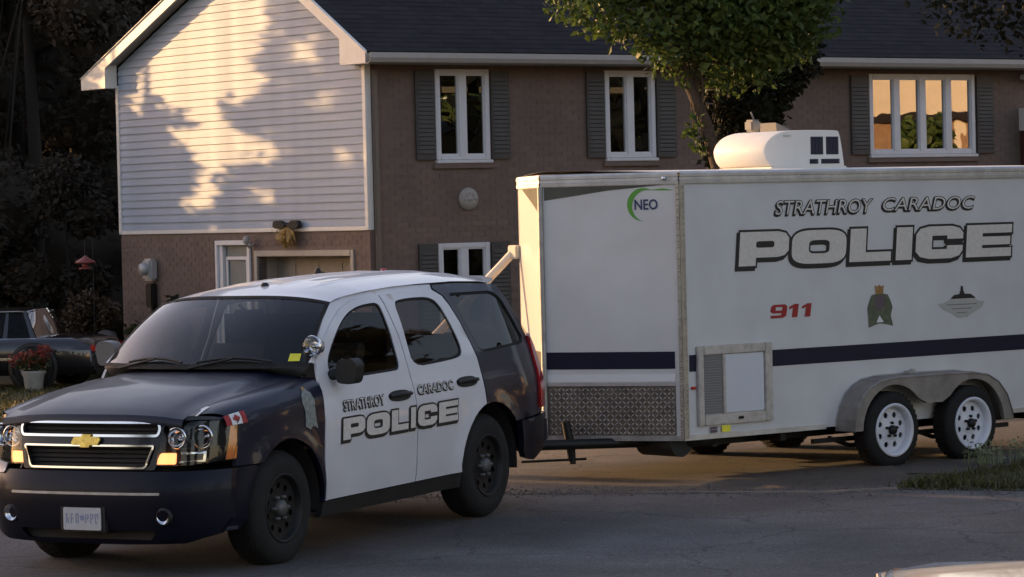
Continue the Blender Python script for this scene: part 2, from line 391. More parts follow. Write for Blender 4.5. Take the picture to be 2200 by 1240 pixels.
def text_tris(body, size=1.0, shear=0.0, off=0.0, spacing=1.0):
    cu = bpy.data.curves.new('lettering', 'FONT'); cu.body = body; cu.size = size; cu.shear = shear; cu.offset = off
    cu.space_character = spacing; cu.resolution_u = 3
    ob = bpy.data.objects.new('lettering', cu); COL.objects.link(ob)
    dg = bpy.context.evaluated_depsgraph_get(); dg.update()
    me = bpy.data.meshes.new_from_object(ob.evaluated_get(dg)); me.calc_loop_triangles()
    vs = [(v.co.x, v.co.y) for v in me.vertices]; fs = [tuple(t.vertices) for t in me.loop_triangles]
    bpy.data.objects.remove(ob); bpy.data.curves.remove(cu); bpy.data.meshes.remove(me)
    return vs, fs
def text_decal(name, body, x0, x1, y0, y1, fmap, material, parent, shear=0, off=0.0, dx=0, dy=0, spacing=1.0, ref=None):
    """text fitted to the box x0..x1, y0..y1 (by the un-offset lettering)"""
    rv, _ = text_tris(body, 1, shear, 0, spacing)
    mnx = min(v[0] for v in rv); mxx = max(v[0] for v in rv); mny = min(v[1] for v in rv); mxy = max(v[1] for v in rv)
    vs, fs = text_tris(body, 1, shear, off, spacing)
    sx = (x1 - x0) / (mxx - mnx); sy = (y1 - y0) / (mxy - mny)
    mb = MB(); mb.raw([fmap(x0 + (v[0] - mnx) * sx + dx, y0 + (v[1] - mny) * sy + dy) for v in vs], fs)
    return mb.build(name, material, parent)

def blob(mb, c, r, seed, n1=7, n2=10, sq=1.0, amp=.25):
    rr = random.Random(seed); vs = []; fs = []
    for i in range(n1 + 1):
        t = PI * i / n1
        for j in range(n2):
            a = 2 * PI * j / n2; k = r * (1 + rr.uniform(-amp, amp)) if 0 < i < n1 else r
            vs.append((c[0] + k * math.sin(t) * math.cos(a), c[1] + k * math.sin(t) * math.sin(a), c[2] + k * sq * math.cos(t)))
    for i in range(n1):
        for j in range(n2): fs.append((i * n2 + j, i * n2 + (j + 1) % n2, (i + 1) * n2 + (j + 1) % n2, (i + 1) * n2 + j))
    mb.raw(vs, fs, True)
def leaves(mb, pts, size, rr, droop=.3):
    for p in pts:
        p = Vector(p); d = Vector((rr.gauss(0, 1), rr.gauss(0, 1), rr.gauss(0, .8) - droop)).normalized()
        u = d.orthogonal().normalized(); u.rotate(Matrix.Rotation(rr.uniform(0, 6.28), 3, d)); s = size * rr.uniform(.65, 1.35)
        w = d.cross(u)
        mb.quad([p, p + d * s * .5 + u * s * .28 + w * s * .05, p + d * s, p + d * s * .5 - u * s * .28 + w * s * .05])
def clump_pts(c, r, n, rr, shell=.55):
    out = []
    for _ in range(n):
        v = Vector((rr.gauss(0, 1), rr.gauss(0, 1), rr.gauss(0, 1))).normalized() * (shell + (1 - shell) * rr.random() ** .6)
        out.append((c[0] + v.x * r[0], c[1] + v.y * r[1], c[2] + v.z * r[2]))
    return out

# ------------------------------------------------------------------ ground
def smooth(a, b, t):
    t = min(1, max(0, (t - a) / (b - a))); return t * t * (3 - 2 * t)
def gz(x, y):
    z = .0193 * min(max(y - 22.5, 0), 3.3)
    z -= .42 * smooth(31, 44, y)
    z += .36 * smooth(-4.6, -6.2, x) * smooth(32, 40, y)
    return z
def sheet(name, xs, ys, material, dz, fx=None):
    vs = []; fs = []; nx = len(xs); ny = len(ys)
    for y in ys:
        for x in xs:
            X = x; Y = y
            vs.append((X, Y, gz(X, Y) + dz))
    for j in range(ny - 1):
        for i in range(nx - 1): fs.append((j * nx + i, j * nx + i + 1, (j + 1) * nx + i + 1, (j + 1) * nx + i))
    mb = MB(); mb.raw(vs, fs, True); o = mb.build(name, material); return tag(o, kind='structure')
frange = lambda a, b, n: [a + (b - a) * i / n for i in range(n + 1)]
sheet('lawn', [-900, -200, -60] + frange(-30, 30, 40) + [60, 200, 900], [-300, -60, 0, 12, 18] + frange(20, 60, 160) + [90, 200, 900], M['lawn'], 0)
def edge_y(x):      # kerb side of the road
    pts = [(-60, 25.0), (-8, 25.6), (0, 26.3), (1.5, 26.0), (2.44, 25.75), (3.0, 25.95), (3.5, 25.75), (5, 25.2), (10, 24.9), (60, 24.6)]
    for a, b in zip(pts, pts[1:]):
        if a[0] <= x <= b[0]: return a[1] + (b[1] - a[1]) * (x - a[0]) / (b[0] - a[0])
    return 25
def strip(name, xs, lo, hi, n, material, dz):
    vs = []; fs = []; nx = len(xs)
    for j in range(n + 1):
        for x in xs:
            a, b = lo(x), hi(x); y = a + (b - a) * j / n; vs.append((x, y, gz(x, y) + dz))
    for j in range(n):
        for i in range(nx - 1): fs.append((j * nx + i, j * nx + i + 1, (j + 1) * nx + i + 1, (j + 1) * nx + i))
    mb = MB(); mb.raw(vs, fs, True); return tag(mb.build(name, material), kind='structure')
xs = [-200, -60, -30] + frange(-12, 12, 48) + [30, 60, 200]
strip('road', xs, lambda x: 11.0, edge_y, 30, M['asphalt'], .010)
def drv_hi(x): return 50.0 if x > -5.6 else 42.0
xsd = frange(-5.6, 3.3, 30)
strip('driveway', xsd, edge_y, lambda x: 44.2 + max(0, (-1.9 - x)) * 1.0, 44, M['drive'], .014)
strip('driveway_apron', frange(3.3, 9.0, 20), lambda x: edge_y(x) + 1.7, lambda x: 36.0, 20, M['drive'], .006)
# pale worn edge where the drive meets the road
mb = MB(); kx = frange(.9, 3.05, 26); vs = []; fs = []
for i, x in enumerate(kx):
    w = .016 + .026 * smooth(.9, 2.4, x) + R.uniform(-.010, .010); y = edge_y(x)
    vs += [(x, y - w, gz(x, y) + .006), (x, y - w * .8, gz(x, y) + .026), (x, y + w * .8, gz(x, y) + .028), (x, y + w, gz(x, y) + .006)]
for i in range(len(kx) - 1):
    for k in range(3): fs.append((i * 4 + k, (i + 1) * 4 + k, (i + 1) * 4 + k + 1, i * 4 + k + 1))
mb.raw(vs, fs); tag(mb.build('kerb', M['concrete']), kind='structure')

# ------------------------------------------------------------------ brick house
HA = 0.63188
house = empty('brick_house', (-1.953, 45.0, 0), (0, 0, HA))
tag(house, 'two storey brick house with pale lapped siding on its gable end and dark shingle roof', 'house')
ZB = -.75
F = lambda s, z, d=0: (s, d, z)            # front wall plane, d>0 goes in
G = lambda y, z, d=0: (d, y, z)            # gable wall plane, d>0 goes in
rect = lambda a, b, c, d: [(a, c), (b, c), (b, d), (a, d)]
wins = [(1.17, 2.06, 3.14, 4.42, 2), (4.20, 5.09, 3.14, 4.42, 2), (9.42, 11.65, 3.14, 4.40, 4), (1.16, 2.01, .75, 1.96, 2)]
RX = 16.0
panel('front_wall', rect(0, RX, ZB, 4.62), [rect(*w[:4]) for w in wins], lambda s, z: F(s, z, 0), M['mortar'], house, (0, 1, 0), .14, 6, False)
gar = (.48, 2.96, -.5, 1.82); dr = (3.22, 4.07, -.5, 1.99)
panel('gable_wall', [(0, ZB), (7, ZB), (7, 4.70), (3.02, 6.36), (0, 4.64)], [rect(*gar), rect(*dr)], lambda y, z: G(y, z, .002), M['mortar'], house, (1, 0, 0), .14, 8, False)
mb = MB(); mb.box((0.2, 7.0, ZB), (RX, 6.86, 4.4)); mb.box((RX, 0, ZB), (RX - .14, 6.86, 4.4)); mb.box((.2, .2, ZB), (RX - .2, 6.8, -.55))
mb.prism([(0, 4.4), (7, 4.4), (2.73, 6.3)], lambda y, z, d: (RX + d, y, z), 0, -.14)
mb.build('rear_walls', M['mortar'], house)

def brick_field(mb, P, u0, u1, z0, z1, holes, out):
    z = z0; row = 0; Lb, Hb, jt = .205, .0635, .0115
    while z + Hb <= z1:
        u = u0 - (.108 if row % 2 else 0)
        while u < u1:
            segs = [(max(u, u0), min(u + Lb, u1))]
            for (a, b, c, d) in holes:
                if z + Hb > c and z < d:
                    ns = []
                    for (p, q) in segs:
                        if q <= a or p >= b: ns.append((p, q))
                        else:
                            if p < a: ns.append((p, a))
                            if q > b: ns.append((b, q))
                    segs = ns
            for (p, q) in segs:
                if q - p < .03: continue
                o = out + R.uniform(-.0012, .0012)
                A = [P(p, z, 0), P(q, z, 0), P(q, z + Hb, 0), P(p, z + Hb, 0)]; B = [P(p, z, o), P(q, z, o), P(q, z + Hb, o), P(p, z + Hb, o)]
                mb.raw(A + B, [(4, 5, 6, 7), (0, 1, 5, 4), (1, 2, 6, 5), (2, 3, 7, 6), (3, 0, 4, 7)])
            u += Lb + jt
        z += Hb + jt; row += 1
mb = MB()
brick_field(mb, F, .01, RX, -.5, 4.44, [(w[0] - .03, w[1] + .03, w[2] - .09, w[3] + .03) for w in wins], -.004)
tag(mb.build('bricks', M['brick'], house), kind='stuff')
mb = MB()
brick_field(mb, G, 0.0, 7.0, -.5, 2.14, [(gar[0] - .09, gar[1] + .09, -9, gar[3] + .09), (dr[0] - .07, dr[1] + .07, -9, dr[3] + .08)], -.004)
tag(mb.build('bricks', M['brick'], house), kind='stuff')

# windows: frame with sash bars, panes, sill, brick ledge
def window(a, b, z0, z1, n, sill=True):
    w = MB(); t = .055; y0, y1 = -.025, .05
    w.box((a - .025, y0, z0), (a + t, y1, z1), .006); w.box((b - t, y0, z0), (b + .025, y1, z1), .006)
    w.box((a + t, y0 + .002, z1 - t * 1.3), (b - t, y1 - .002, z1), .006); w.box((a + t, y0 + .002, z0), (b - t, y1 - .002, z0 + t), .006)
    pw = (b - a) / n
    for i in range(1, n): w.box((a + pw * i - .065, y0 + .004, z0 + t), (a + pw * i + .065, y1 - .004, z1 - t * 1.3), .006)
    o = w.build('window', M['window_frame'], house)
    for i in range(n):
        p = MB(); l = a + pw * i + (.065 if i else t); r = a + pw * (i + 1) - (.065 if i < n - 1 else t)
        tw = R.uniform(-.004, .004)
        p.raw([(l, .02 + tw, z0 + t), (r, .02 - tw, z0 + t), (r, .02 - tw, z1 - t), (l, .02 + tw, z1 - t)], [(0, 1, 2, 3)])
        p.build('pane', M['house_glass'], o)
        s = MB(); s.box((l, -.004, z0 + t), (l + .018, .03, z1 - t)); s.box((r - .018, -.004, z0 + t), (r, .03, z1 - t))
        s.box((l + .018, -.004, z0 + t), (r - .018, .03, z0 + t + .03)); s.box((l + .018, -.004, z1 - t * 1.3 - .02), (r - .018, .03, z1 - t * 1.3)); s.build('sash', M['window_frame'], o)
    s = MB(); s.box((a - .04, -.06, z0 - .05), (b + .05, .02, z0 - .004), .008); s.build('sill', M['window_frame'], o)
    s = MB(); s.box((a - .08, -.045, z0 - .125), (b + .08, .0, z0 - .055), .006); s.build('ledge', M['brick'], o)
    c = MB(); k = 14
    for side in (0, 1):
        x0 = a + .02 if side == 0 else b - .02 - (b - a) * .22; x1 = x0 + (b - a) * .22
        for i in range(k):
            xa = x0 + (x1 - x0) * i / k; xb = x0 + (x1 - x0) * (i + 1) / k; q = .16 + (.03 if i % 2 else 0); q2 = .16 + (0 if i % 2 else .03)
            c.raw([(xa, q, z0), (xb, q2, z0), (xb, q2, z1), (xa, q, z1)], [(0, 1, 2, 3)], True)
    c.build('curtain', M['leaf_brown'] if False else M['trim_beige'], o)
    return o
for w in wins: window(*w)
def shutter(a, b, z0, z1):
    s = MB(); s.box((a, -.045, z0), (b, -.015, z1), .006)
    o = s.build('shutter', M['shutter'], house)
    n = int((z1 - z0 - .16) / .06)
    sl = MB()
    for i in range(n):
        z = z0 + .08 + i * .06; sl.raw([(a + .04, -.047, z), (b - .04, -.047, z), (b - .04, -.054, z + .012), (a + .04, -.054, z + .012), (a + .04, -.047, z + .055), (b - .04, -.047, z + .055)],
               [(0, 1, 2, 3), (3, 2, 5, 4)])
    tag(sl.build('slats', M['shutter'], o), kind='stuff')
for a, b, z0, z1 in ((.79, 1.13, 3.14, 4.40), (2.10, 2.43, 3.14, 4.40), (3.82, 4.16, 3.14, 4.40), (5.13, 5.50, 3.14, 4.40),
                     (9.00, 9.38, 3.14, 4.38), (11.70, 12.07, 3.14, 4.38), (.79, 1.12, .75, 1.96), (2.05, 2.38, .75, 1.96)):
    shutter(a, b, z0, z1)

# siding boards on the gable
EY, LY, RYY, RZ = -.36, 7.71, 2.94, 6.58
BH = .1148; z = 2.235; full = None
while z < 6.35:
    zt = z + BH; ya = max(.0, (zt - 4.50) / .59 + EY); yb = min(7.0, LY - (zt - 4.48) / .41)
    ya0 = max(.0, (z - 4.50) / .59 + EY); yb0 = min(7.0, LY - (z - 4.48) / .41)
    if yb - ya < .1: break
    flat = (ya0, ya, yb, yb0) == (0.0, 0.0, 7.0, 7.0)
    if flat and full:
        o = add('siding_board', full, house); o.location = (R.uniform(-.004, .002), 0, z + R.uniform(-.003, .003)); o.rotation_euler = (R.uniform(-.0006, .0006), 0, R.uniform(-.0004, .0004))
    else:
        m = MB()
        pts = lambda d0, d1: [(-d0, ya0 + .06, 0), (-d0, yb0 - .06, 0), (-d1, yb - .06, BH + .008), (-d1, ya + .06, BH + .008)]
        A = pts(.026, .006); B = [(0, p[1], p[2]) for p in A]
        m.raw(A + B, [(3, 2, 1, 0), (0, 1, 5, 4), (1, 2, 6, 5), (3, 0, 4, 7)])
        o = m.build('siding_board', M['siding'], house); o.location = (0, 0, z)
        if flat: full = o.data
    z += BH
m = MB(); m.box((-.034, -.012, 2.18), (.0, .07, 4.5), .004); m.box((-.03, -.014, 2.18), (.06, -.0105, 4.5)); m.build('corner_trim', M['trim_white'], house)
m = MB(); m.box((-.034, 6.93, 2.18), (.0, 7.012, 4.5), .004); m.build('corner_trim', M['trim_white'], house)
m = MB(); m.box((-.032, .07, 2.175), (.0, 6.93, 2.233), .004); m.build('bottom_trim', M['trim_white'], house)
# roof
rf = MB()
XA, XB = -.22, RX + .35
rf.prism([(EY, 4.63), (RYY, RZ), (RYY, RZ - .075), (EY, 4.555)], lambda y, z, d: (d, y, z), XA, XB)
rf.prism([(LY, 4.62), (RYY, RZ), (RYY, RZ - .075), (LY, 4.545)], lambda y, z, d: (d, y, z), XA, XB)
roof = rf.build('roof', M['shingle'], house)
sh = MB(); n = 27; sl_ = math.hypot(3.28, 1.935)
for k in range(n):
    t0 = k / n; t1 = (k + 1.15) / n
    y0 = EY - .01 + 3.31 * t0; z0 = 4.634 + 1.951 * t0; y1 = EY - .01 + 3.31 * min(1, t1); z1 = 4.634 + 1.951 * min(1, t1)
    x = XA - R.uniform(0, .3)
    while x < XB:
        w_ = .30 + R.uniform(-.05, .05); a = max(x, XA); b = min(x + w_ - .006, XB)
        if b - a > .03:
            h = .007 + R.uniform(0, .004)
            sh.raw([(a, y0, z0 + h), (b, y0, z0 + h), (b, y1, z1 + .004), (a, y1, z1 + .004), (a, y0, z0), (b, y0, z0)], [(0, 1, 2, 3), (4, 5, 1, 0)])
        x += w_
tag(sh.build('shingles', M['shingle'], roof), kind='stuff')
# fascia boards of the gable, soffits, returns, gutter
for nm, (ya, za, yb, zb) in (('rake_board', (EY, 4.63, RYY, RZ)), ('rake_board', (LY, 4.62, RYY, RZ))):
    m = MB(); m.prism([(ya, za + .01), (yb, zb + .01), (yb, zb - .165), (ya, za - .165)], lambda y, z, d: (d, y, z), XA - .03, XA + .002); m.build(nm, M['trim_white'], house)
    m = MB(); m.prism([(ya, za - .10), (yb, zb - .10), (yb, zb - .115), (ya, za - .115)], lambda y, z, d: (d, y, z), XA + .003, -.002); m.build('soffit', M['soffit'], house)
    m = MB(); m.prism([(ya, za + .02), (yb, zb + .02), (yb, zb + .012), (ya, za + .012)], lambda y, z, d: (d, y, z), XA - .05, XA - .0); m.build('drip_edge', M['trim_white'], house)
m = MB(); m.prism([(EY, 4.475), (0.28, 4.475), (.28, 4.88), (EY, 4.60)], lambda y, z, d: (d, y, z), XA - .028, -.036); m.build('eave_return', M['trim_white'], house)
m = MB(); m.prism([(LY, 4.46), (6.95, 4.46), (6.95, 4.86), (LY, 4.58)], lambda y, z, d: (d, y, z), XA - .028, -.036); m.build('eave_return', M['trim_white'], house)
m = MB(); m.box((0, EY, 4.478), (XB, -.0, 4.488)); m.build('soffit', M['soffit'], house)
prof = [(y + .55 + EY, z - .012) for y, z in [(-.555, 4.625), (-.555, 4.50), (-.60, 4.485), (-.655, 4.51), (-.675, 4.56), (-.665, 4.625), (-.672, 4.632), (-.685, 4.56), (-.662, 4.50), (-.60, 4.475), (-.545, 4.49)]]
m = MB(); m.prism(prof, lambda y, z, d: (d, y, z), XA - .03, XB); m.build('gutter', M['trim_beige'], house)
m = MB()
m.box((.06, -.085, -.4), (.135, -.025, 4.40), .012); m.build('downspout', M['downspout'], house)
# wall plaque / round vent cover
v = MB(); v.lathe([(0, .05), (.10, .05), (.155, .03), (.165, 0)], (1.68, -.012, 2.58), (0, -1, 0), 28)
vo = v.build('round_vent', M['trim_beige'], house)
v = MB()
for i in range(8):
    a = 2 * PI * i / 8; v.lathe([(0, .012), (.014, .010), (.018, 0)], (1.68 + .085 * math.cos(a), -.06, 2.58 + .085 * math.sin(a)), (0, -1, 0), 8)
v.lathe([(0, .02), (.03, .015), (.036, 0)], (1.68, -.06, 2.58), (0, -1, 0), 12); v.build('vent_boss', M['vent_grey'], vo)
# garage door
m = MB(); a, b, c, d = gar
m.box((-.03, a - .085, c), (.0, a - .0, d + .085), .005); m.box((-.03, b, c), (.0, b + .085, d + .085), .005); m.box((-.034, a, d), (0, b, d + .085), .005)
m.build('garage_trim', M['trim_beige'], house)
m = MB(); m.box((.0, a - .002, c), (.34, a + .0, d)); m.box((0, b, c), (.34, b + .002, d)); m.box((0, a, d), (.34, b, d + .002)); m.build('garage_reveal', M['trim_beige'], house)
gd = MB(); gd.box((.34, a, c), (.36, b, d)); gdo = gd.build('garage_door', M['garage'], house)
ph = (d - c) / 4
for i in range(4):
    p = MB(); p.box((.315, a + .01, c + ph * i + .01), (.338, b - .01, c + ph * (i + 1) - .008), .006)
    for j in range(4):
        w4 = (b - a) / 4; p.box((.305, a + w4 * j + .09, c + ph * i + .1), (.314, a + w4 * (j + 1) - .09, c + ph * (i + 1) - .1), .006)
    p.build('door_section', M['garage'], gdo)
# side door with white frame
a, b, c, d = dr
m = MB(); m.box((-.035, a - .065, c), (.0, a, d + .07), .006); m.box((-.035, b, c), (0, b + .065, d + .07), .006); m.box((-.04, a, d), (0, b, d + .07), .006)
m.box((.0, b - .10, c), (.10, b, d)); m.box((0, a, c), (.10, a + .06, d))
do = m.build('entry_door', M['window_frame'], house)
m = MB(); m.box((.06, a + .06, c), (.09, b - .10, d), .004); m.build('door_leaf', M['door_teal'], do)
m = MB(); m.box((.03, b - .19, c + .3), (.055, b - .15, d - .22), .004); m.box((.03, a + .1, c + .3), (.055, a + .14, d - .22), .004); m.box((.03, a + .1, d - .22), (.055, b - .15, d - .17), .004); m.build('door_moulding', M['window_frame'], do)
m = MB(); m.lathe([(0, .06), (.022, .055), (.03, .03), (.012, .015), (.012, 0)], (.06, a + .11, .5), (-1, 0, 0), 12); m.build('door_knob', M['gold'], do)
# lamp arm beside the door
m = MB(); m.tube([(-.02, 3.05, 2.0), (-.10, 3.05, 1.96), (-.14, 3.05, 2.0), (-.14, 3.05, 2.10)], .022, 8); m.lathe([(0.03, -.02), (.05, .0), (.045, .08), (0, .10)], (-.14, 3.05, 2.03), (0, 0, 1), 10)
m.build('wall_lamp', M['trim_beige'], house)
# electricity meter
m = MB(); m.box((-.16, 5.86, 1.46), (-.012, 6.12, 1.80), .035); m.lathe([(.10, 0), (.10, .05), (.085, .09), (0, .10)], (-.16, 5.99, 1.64), (-1, 0, 0), 18)
mo = m.build('electricity_meter', M['meter_grey'], house)
m = MB(); m.box((-.12, 5.90, 1.05), (-.012, 6.10, 1.42), .02); m.tube([(-.05, 5.99, 1.05), (-.05, 5.99, -.3)], .03, 8); m.build('meter_base', M['dark_steel'], mo)
# porch end at the far right of the front
m = MB(); m.box((12.66, -.5, 3.5), (15.5, -.012, 3.86)); po = m.build('porch', M['trim_white'], house)
for i in range(4):
    s = MB(); s.box((12.65, -.52, 3.51 + i * .092), (15.4, -.502, 3.595 + i * .092), .003); s.build('porch_board', M['siding'], po)
m = MB(); m.box((12.68, -.45, ZB), (15.4, -.012, 3.498)); m.build('porch_panel', M['red_door'], po)
m = MB(); m.box((12.60, -.25, 4.32), (12.95, -.10, 4.40), .015); m.box((12.76, -.2, 4.40), (12.8, -.16, 4.476)); m.build('porch_light', M['trim_white'], house)

# hanging dried bouquet above the garage door
hb = empty('hanging_bouquet', (-1.953 + .10 * .0, 45, 0), (0, 0, HA)); tag(hb, 'bunch of dried golden stalks with two dark bows hanging over the garage door', 'decoration')
rr = random.Random(3); mb = MB()
for i in range(230):
    a = rr.gauss(0, .55); l = rr.uniform(.12, .34); y = 2.0 + rr.gauss(0, .03); y1 = y + math.sin(a) * l; z1 = 2.24 - math.cos(a) * l * .9
    x0 = -.06 - rr.random() * .06; w = .010
    mb.raw([(x0, y - w * .3, 2.24), (x0, y + w * .3, 2.24), (x0 - .05, y1 + w, z1 + .04), (x0 - .02, y1, z1 - .01), (x0 - .05, y1 - w, z1 + .04)], [(0, 1, 2, 3, 4)])
mb.build('stalks', M['dry_gold'], hb)
mb = MB()
for sg in (-1, 1):
    mb.prism(rounded([(2.0, 2.26), (2.0 + sg * .16, 2.34), (2.0 + sg * .33, 2.33), (2.0 + sg * .35, 2.24), (2.0 + sg * .2, 2.21)], .05), lambda y, z, d: (d, y, z), -.06, -.13)
mb.build('bow', M['interior'], hb)
mb = MB(); mb.tube([(-.0, 2.0, 2.3), (-.10, 2.0, 2.3), (-.10, 2.0, 2.22)], .01, 6); mb.build('hook', M['dark_steel'], hb)

# ------------------------------------------------------------------ lettering shapes
def rr_(x0, y0, x1, y1, r): return rounded([(x0, y0), (x1, y0), (x1, y1), (x0, y1)], r, 5)
def letter(ch):
    if ch == 'P': return [rounded([(0, 0), (.34, 0), (.34, .25), (.80, .25), (1, .25), (1, 1), (0, 1)], .0001) and
                          [(0, 0), (.34, 0), (.34, .24), (.78, .24), (.92, .29), (1, .42), (1, .80), (.93, .94), (.78, 1), (0, 1)]], [rr_(.33, .53, .70, .72, .06)]
    if ch == 'O': return [rounded([(0, 0), (1, 0), (1, 1), (0, 1)], .34, 6)], [rr_(.31, .30, .69, .70, .12)]
    if ch == 'L': return [[(0, 0), (.97, 0), (.97, .28), (.37, .28), (.37, 1), (0, 1)]], []
    if ch == 'I': return [[(0, 0), (1, 0), (1, 1), (0, 1)]], []
    if ch == 'C': return [[(.30, 0), (.76, 0), (.93, .08), (1, .24), (1, .40), (.66, .40), (.66, .29), (.34, .29), (.34, .71), (.66, .71), (.66, .60), (1, .60), (1, .78), (.92, .93), (.76, 1), (.26, 1), (.08, .93), (0, .76), (0, .24), (.10, .07)]], []
    if ch == 'E': return [[(0, 0), (1, 0), (1, .27), (.35, .27), (.35, .37), (.97, .37), (.97, .63), (.35, .63), (.35, .74), (1, .74), (1, 1), (0, 1)]], []
def police(cells, z0, z1, shear, fm, parent, d, sh, step=None):
    """outlined italic lettering; fm(x,z,lift)"""
    h = z1 - z0; g = .13 * h
    for ch, (a, b) in zip('POLICE', cells):
        outs, hol = letter(ch); T = lambda p: (a + g * .5 + p[0] * (b - a - g) + (p[1] - .5) * h * shear, z0 + p[1] * h)
        o = [T(p) for p in outs[0]]; hs = [[T(p) for p in q] for q in hol]
        S = lambda L: [(x - sh, z - sh) for x, z in L]
        od = offset(o, d); hd = [offset(q, -d) for q in hs]
        l = decal('letter', [(S(od), [S(q) for q in hd])], lambda x, z: fm(x, z, .003), M['decal_black'], parent, step)
        m = decal('letter_outline', [(od, hd)], lambda x, z: fm(x, z, .0045), M['decal_black'], l, step)
        decal('letter_face', [(o, hs)], lambda x, z: fm(x, z, .006), M['decal_silver'], l, step)
def town(body, x0, x1, z0, z1, fm, parent, shear=.22):
    a = text_decal('lettering', body, x0, x1, z0, z1, lambda x, z: fm(x, z, .003), M['decal_black'], parent, shear, .045, -.012 * (z1 - z0) / .13, -.012 * (z1 - z0) / .13)
    b = text_decal('lettering_outline', body, x0, x1, z0, z1, lambda x, z: fm(x, z, .0045), M['decal_black'], a, shear, .036)
    text_decal('lettering_face', body, x0, x1, z0, z1, lambda x, z: fm(x, z, .006), M['decal_silver'], a, shear, -.006)

# ------------------------------------------------------------------ trailer
TA = .68743
tr = empty('police_trailer', (1.4088, 27.0447, 0), (0, 0, TA))
tag(tr, 'white police cargo trailer with pointed nose, navy stripe and roof unit', 'trailer')
S_ = lambda x, z, d=0: (x, -d, z)
vl = math.hypot(.62, 1.05); vx, vy = -.62 / vl, 1.05 / vl
V_ = lambda u, z, d=0: (u * vx - d * vy, u * vy + d * vx, z)
W_ = lambda u, z, d=0: (-.62 + u * .62 / vl - d * vy, 1.05 + u * vy - d * vx, z)     # far nose face, u from the tip
TL = 4.95
plan = [(.01, .01), (-.605, 1.05), (.01, 2.09), (TL, 2.09), (TL, .01)]
m = MB(); m.prism(plan, lambda x, y, d: (x, y, d), .46, 2.64); m.build('inner_body', M['vent_grey'], tr)
m = MB(); m.prism(rect(.0, TL, .44, 2.6), lambda x, z, d: S_(x, z, d), 0, -.006); m.build('side_panel', M['trailer_skin'], tr)
m = MB(); m.prism(rect(0, TL, .44, 2.6), lambda x, z, d: (x, 2.1 + d, z), 0, .006); m.build('side_panel', M['trailer_skin'], tr)
m = MB(); m.prism(rect(.012, vl - .01, .44, 2.6), V_, 0, -.006); m.build('nose_panel', M['trailer_skin'], tr)
m = MB(); m.prism(rect(.01, vl - .012, .44, 2.6), W_, 0, -.006); m.build('nose_panel', M['trailer_skin'], tr)
m = MB(); m.box((TL, .0, .44), (TL + .02, 2.1, 2.6)); m.build('rear_panel', M['trailer_skin'], tr)
# arched roof
m = MB(); vs = []; fs = []; nx = 2; ny = 12
rp = [(-.62, 1.05)]
xs_ = [None]
for j in range(ny + 1):
    y = 2.1 * j / ny; x0 = -.62 * (1 - abs(y - 1.05) / 1.05); zz = 2.672 + .035 * (1 - ((y - 1.05) / 1.05) ** 2)
    vs += [(x0, y, zz), (TL, y, zz)]
for j in range(ny): fs.append((2 * j, 2 * j + 1, 2 * j + 3, 2 * j + 2))
m.raw(vs, fs, True); m.build('roof', M['ac_white'], tr)
def rail(nm, P, u0, u1, mt):
    m = MB()
    pr = [(2.578, 0), (2.578, .016), (2.606, .018), (2.61, .012), (2.634, .012), (2.638, .018), (2.662, .019), (2.678, .010), (2.684, -.02)]
    for (z0, d0), (z1, d1) in zip(pr, pr[1:]): m.quad([P(u0, z0, d0), P(u1, z0, d0), P(u1, z1, d1), P(u0, z1, d1)])
    return m.build(nm, mt, tr)
rail('roof_rail', S_, .0, TL, M['alu']); rail('roof_rail', V_, .0, vl, M['alu']); rail('roof_rail', W_, .0, vl, M['alu'])
m = MB()
for i in range(12):
    x = .2 + i * .4; m.lathe([(0, .006), (.006, .005), (.009, 0)], S_(x, 2.622, .012), (0, -1, 0), 8)
tag(m.build('rivets', M['steel'], tr), kind='stuff')
# corner post between nose and side, tip post
m = MB()
m.prism(rect(-.006, .022, .44, 2.60), lambda u, z, d: V_(u, z, d), .0, .016); m.prism(rect(-.006, .050, .44, 2.60), S_, .0, .016)
m.build('corner_post', M['post_brass'], tr)
m = MB()
for i in range(42):
    z = .5 + i * .05; m.lathe([(0, .006), (.006, .005), (.009, 0)], S_(.036, z, .016), (0, -1, 0), 6); m.lathe([(0, .006), (.006, .005), (.009, 0)], V_(.012, z, .016), (-vy, vx, 0), 6)
tag(m.build('rivets', M['post_brass'], tr), kind='stuff')
m = MB(); m.tube([(-.628, 1.05, .46), (-.628, 1.05, 2.58)], .024, 8); m.build('tip_post', M['alu_dull'], tr)
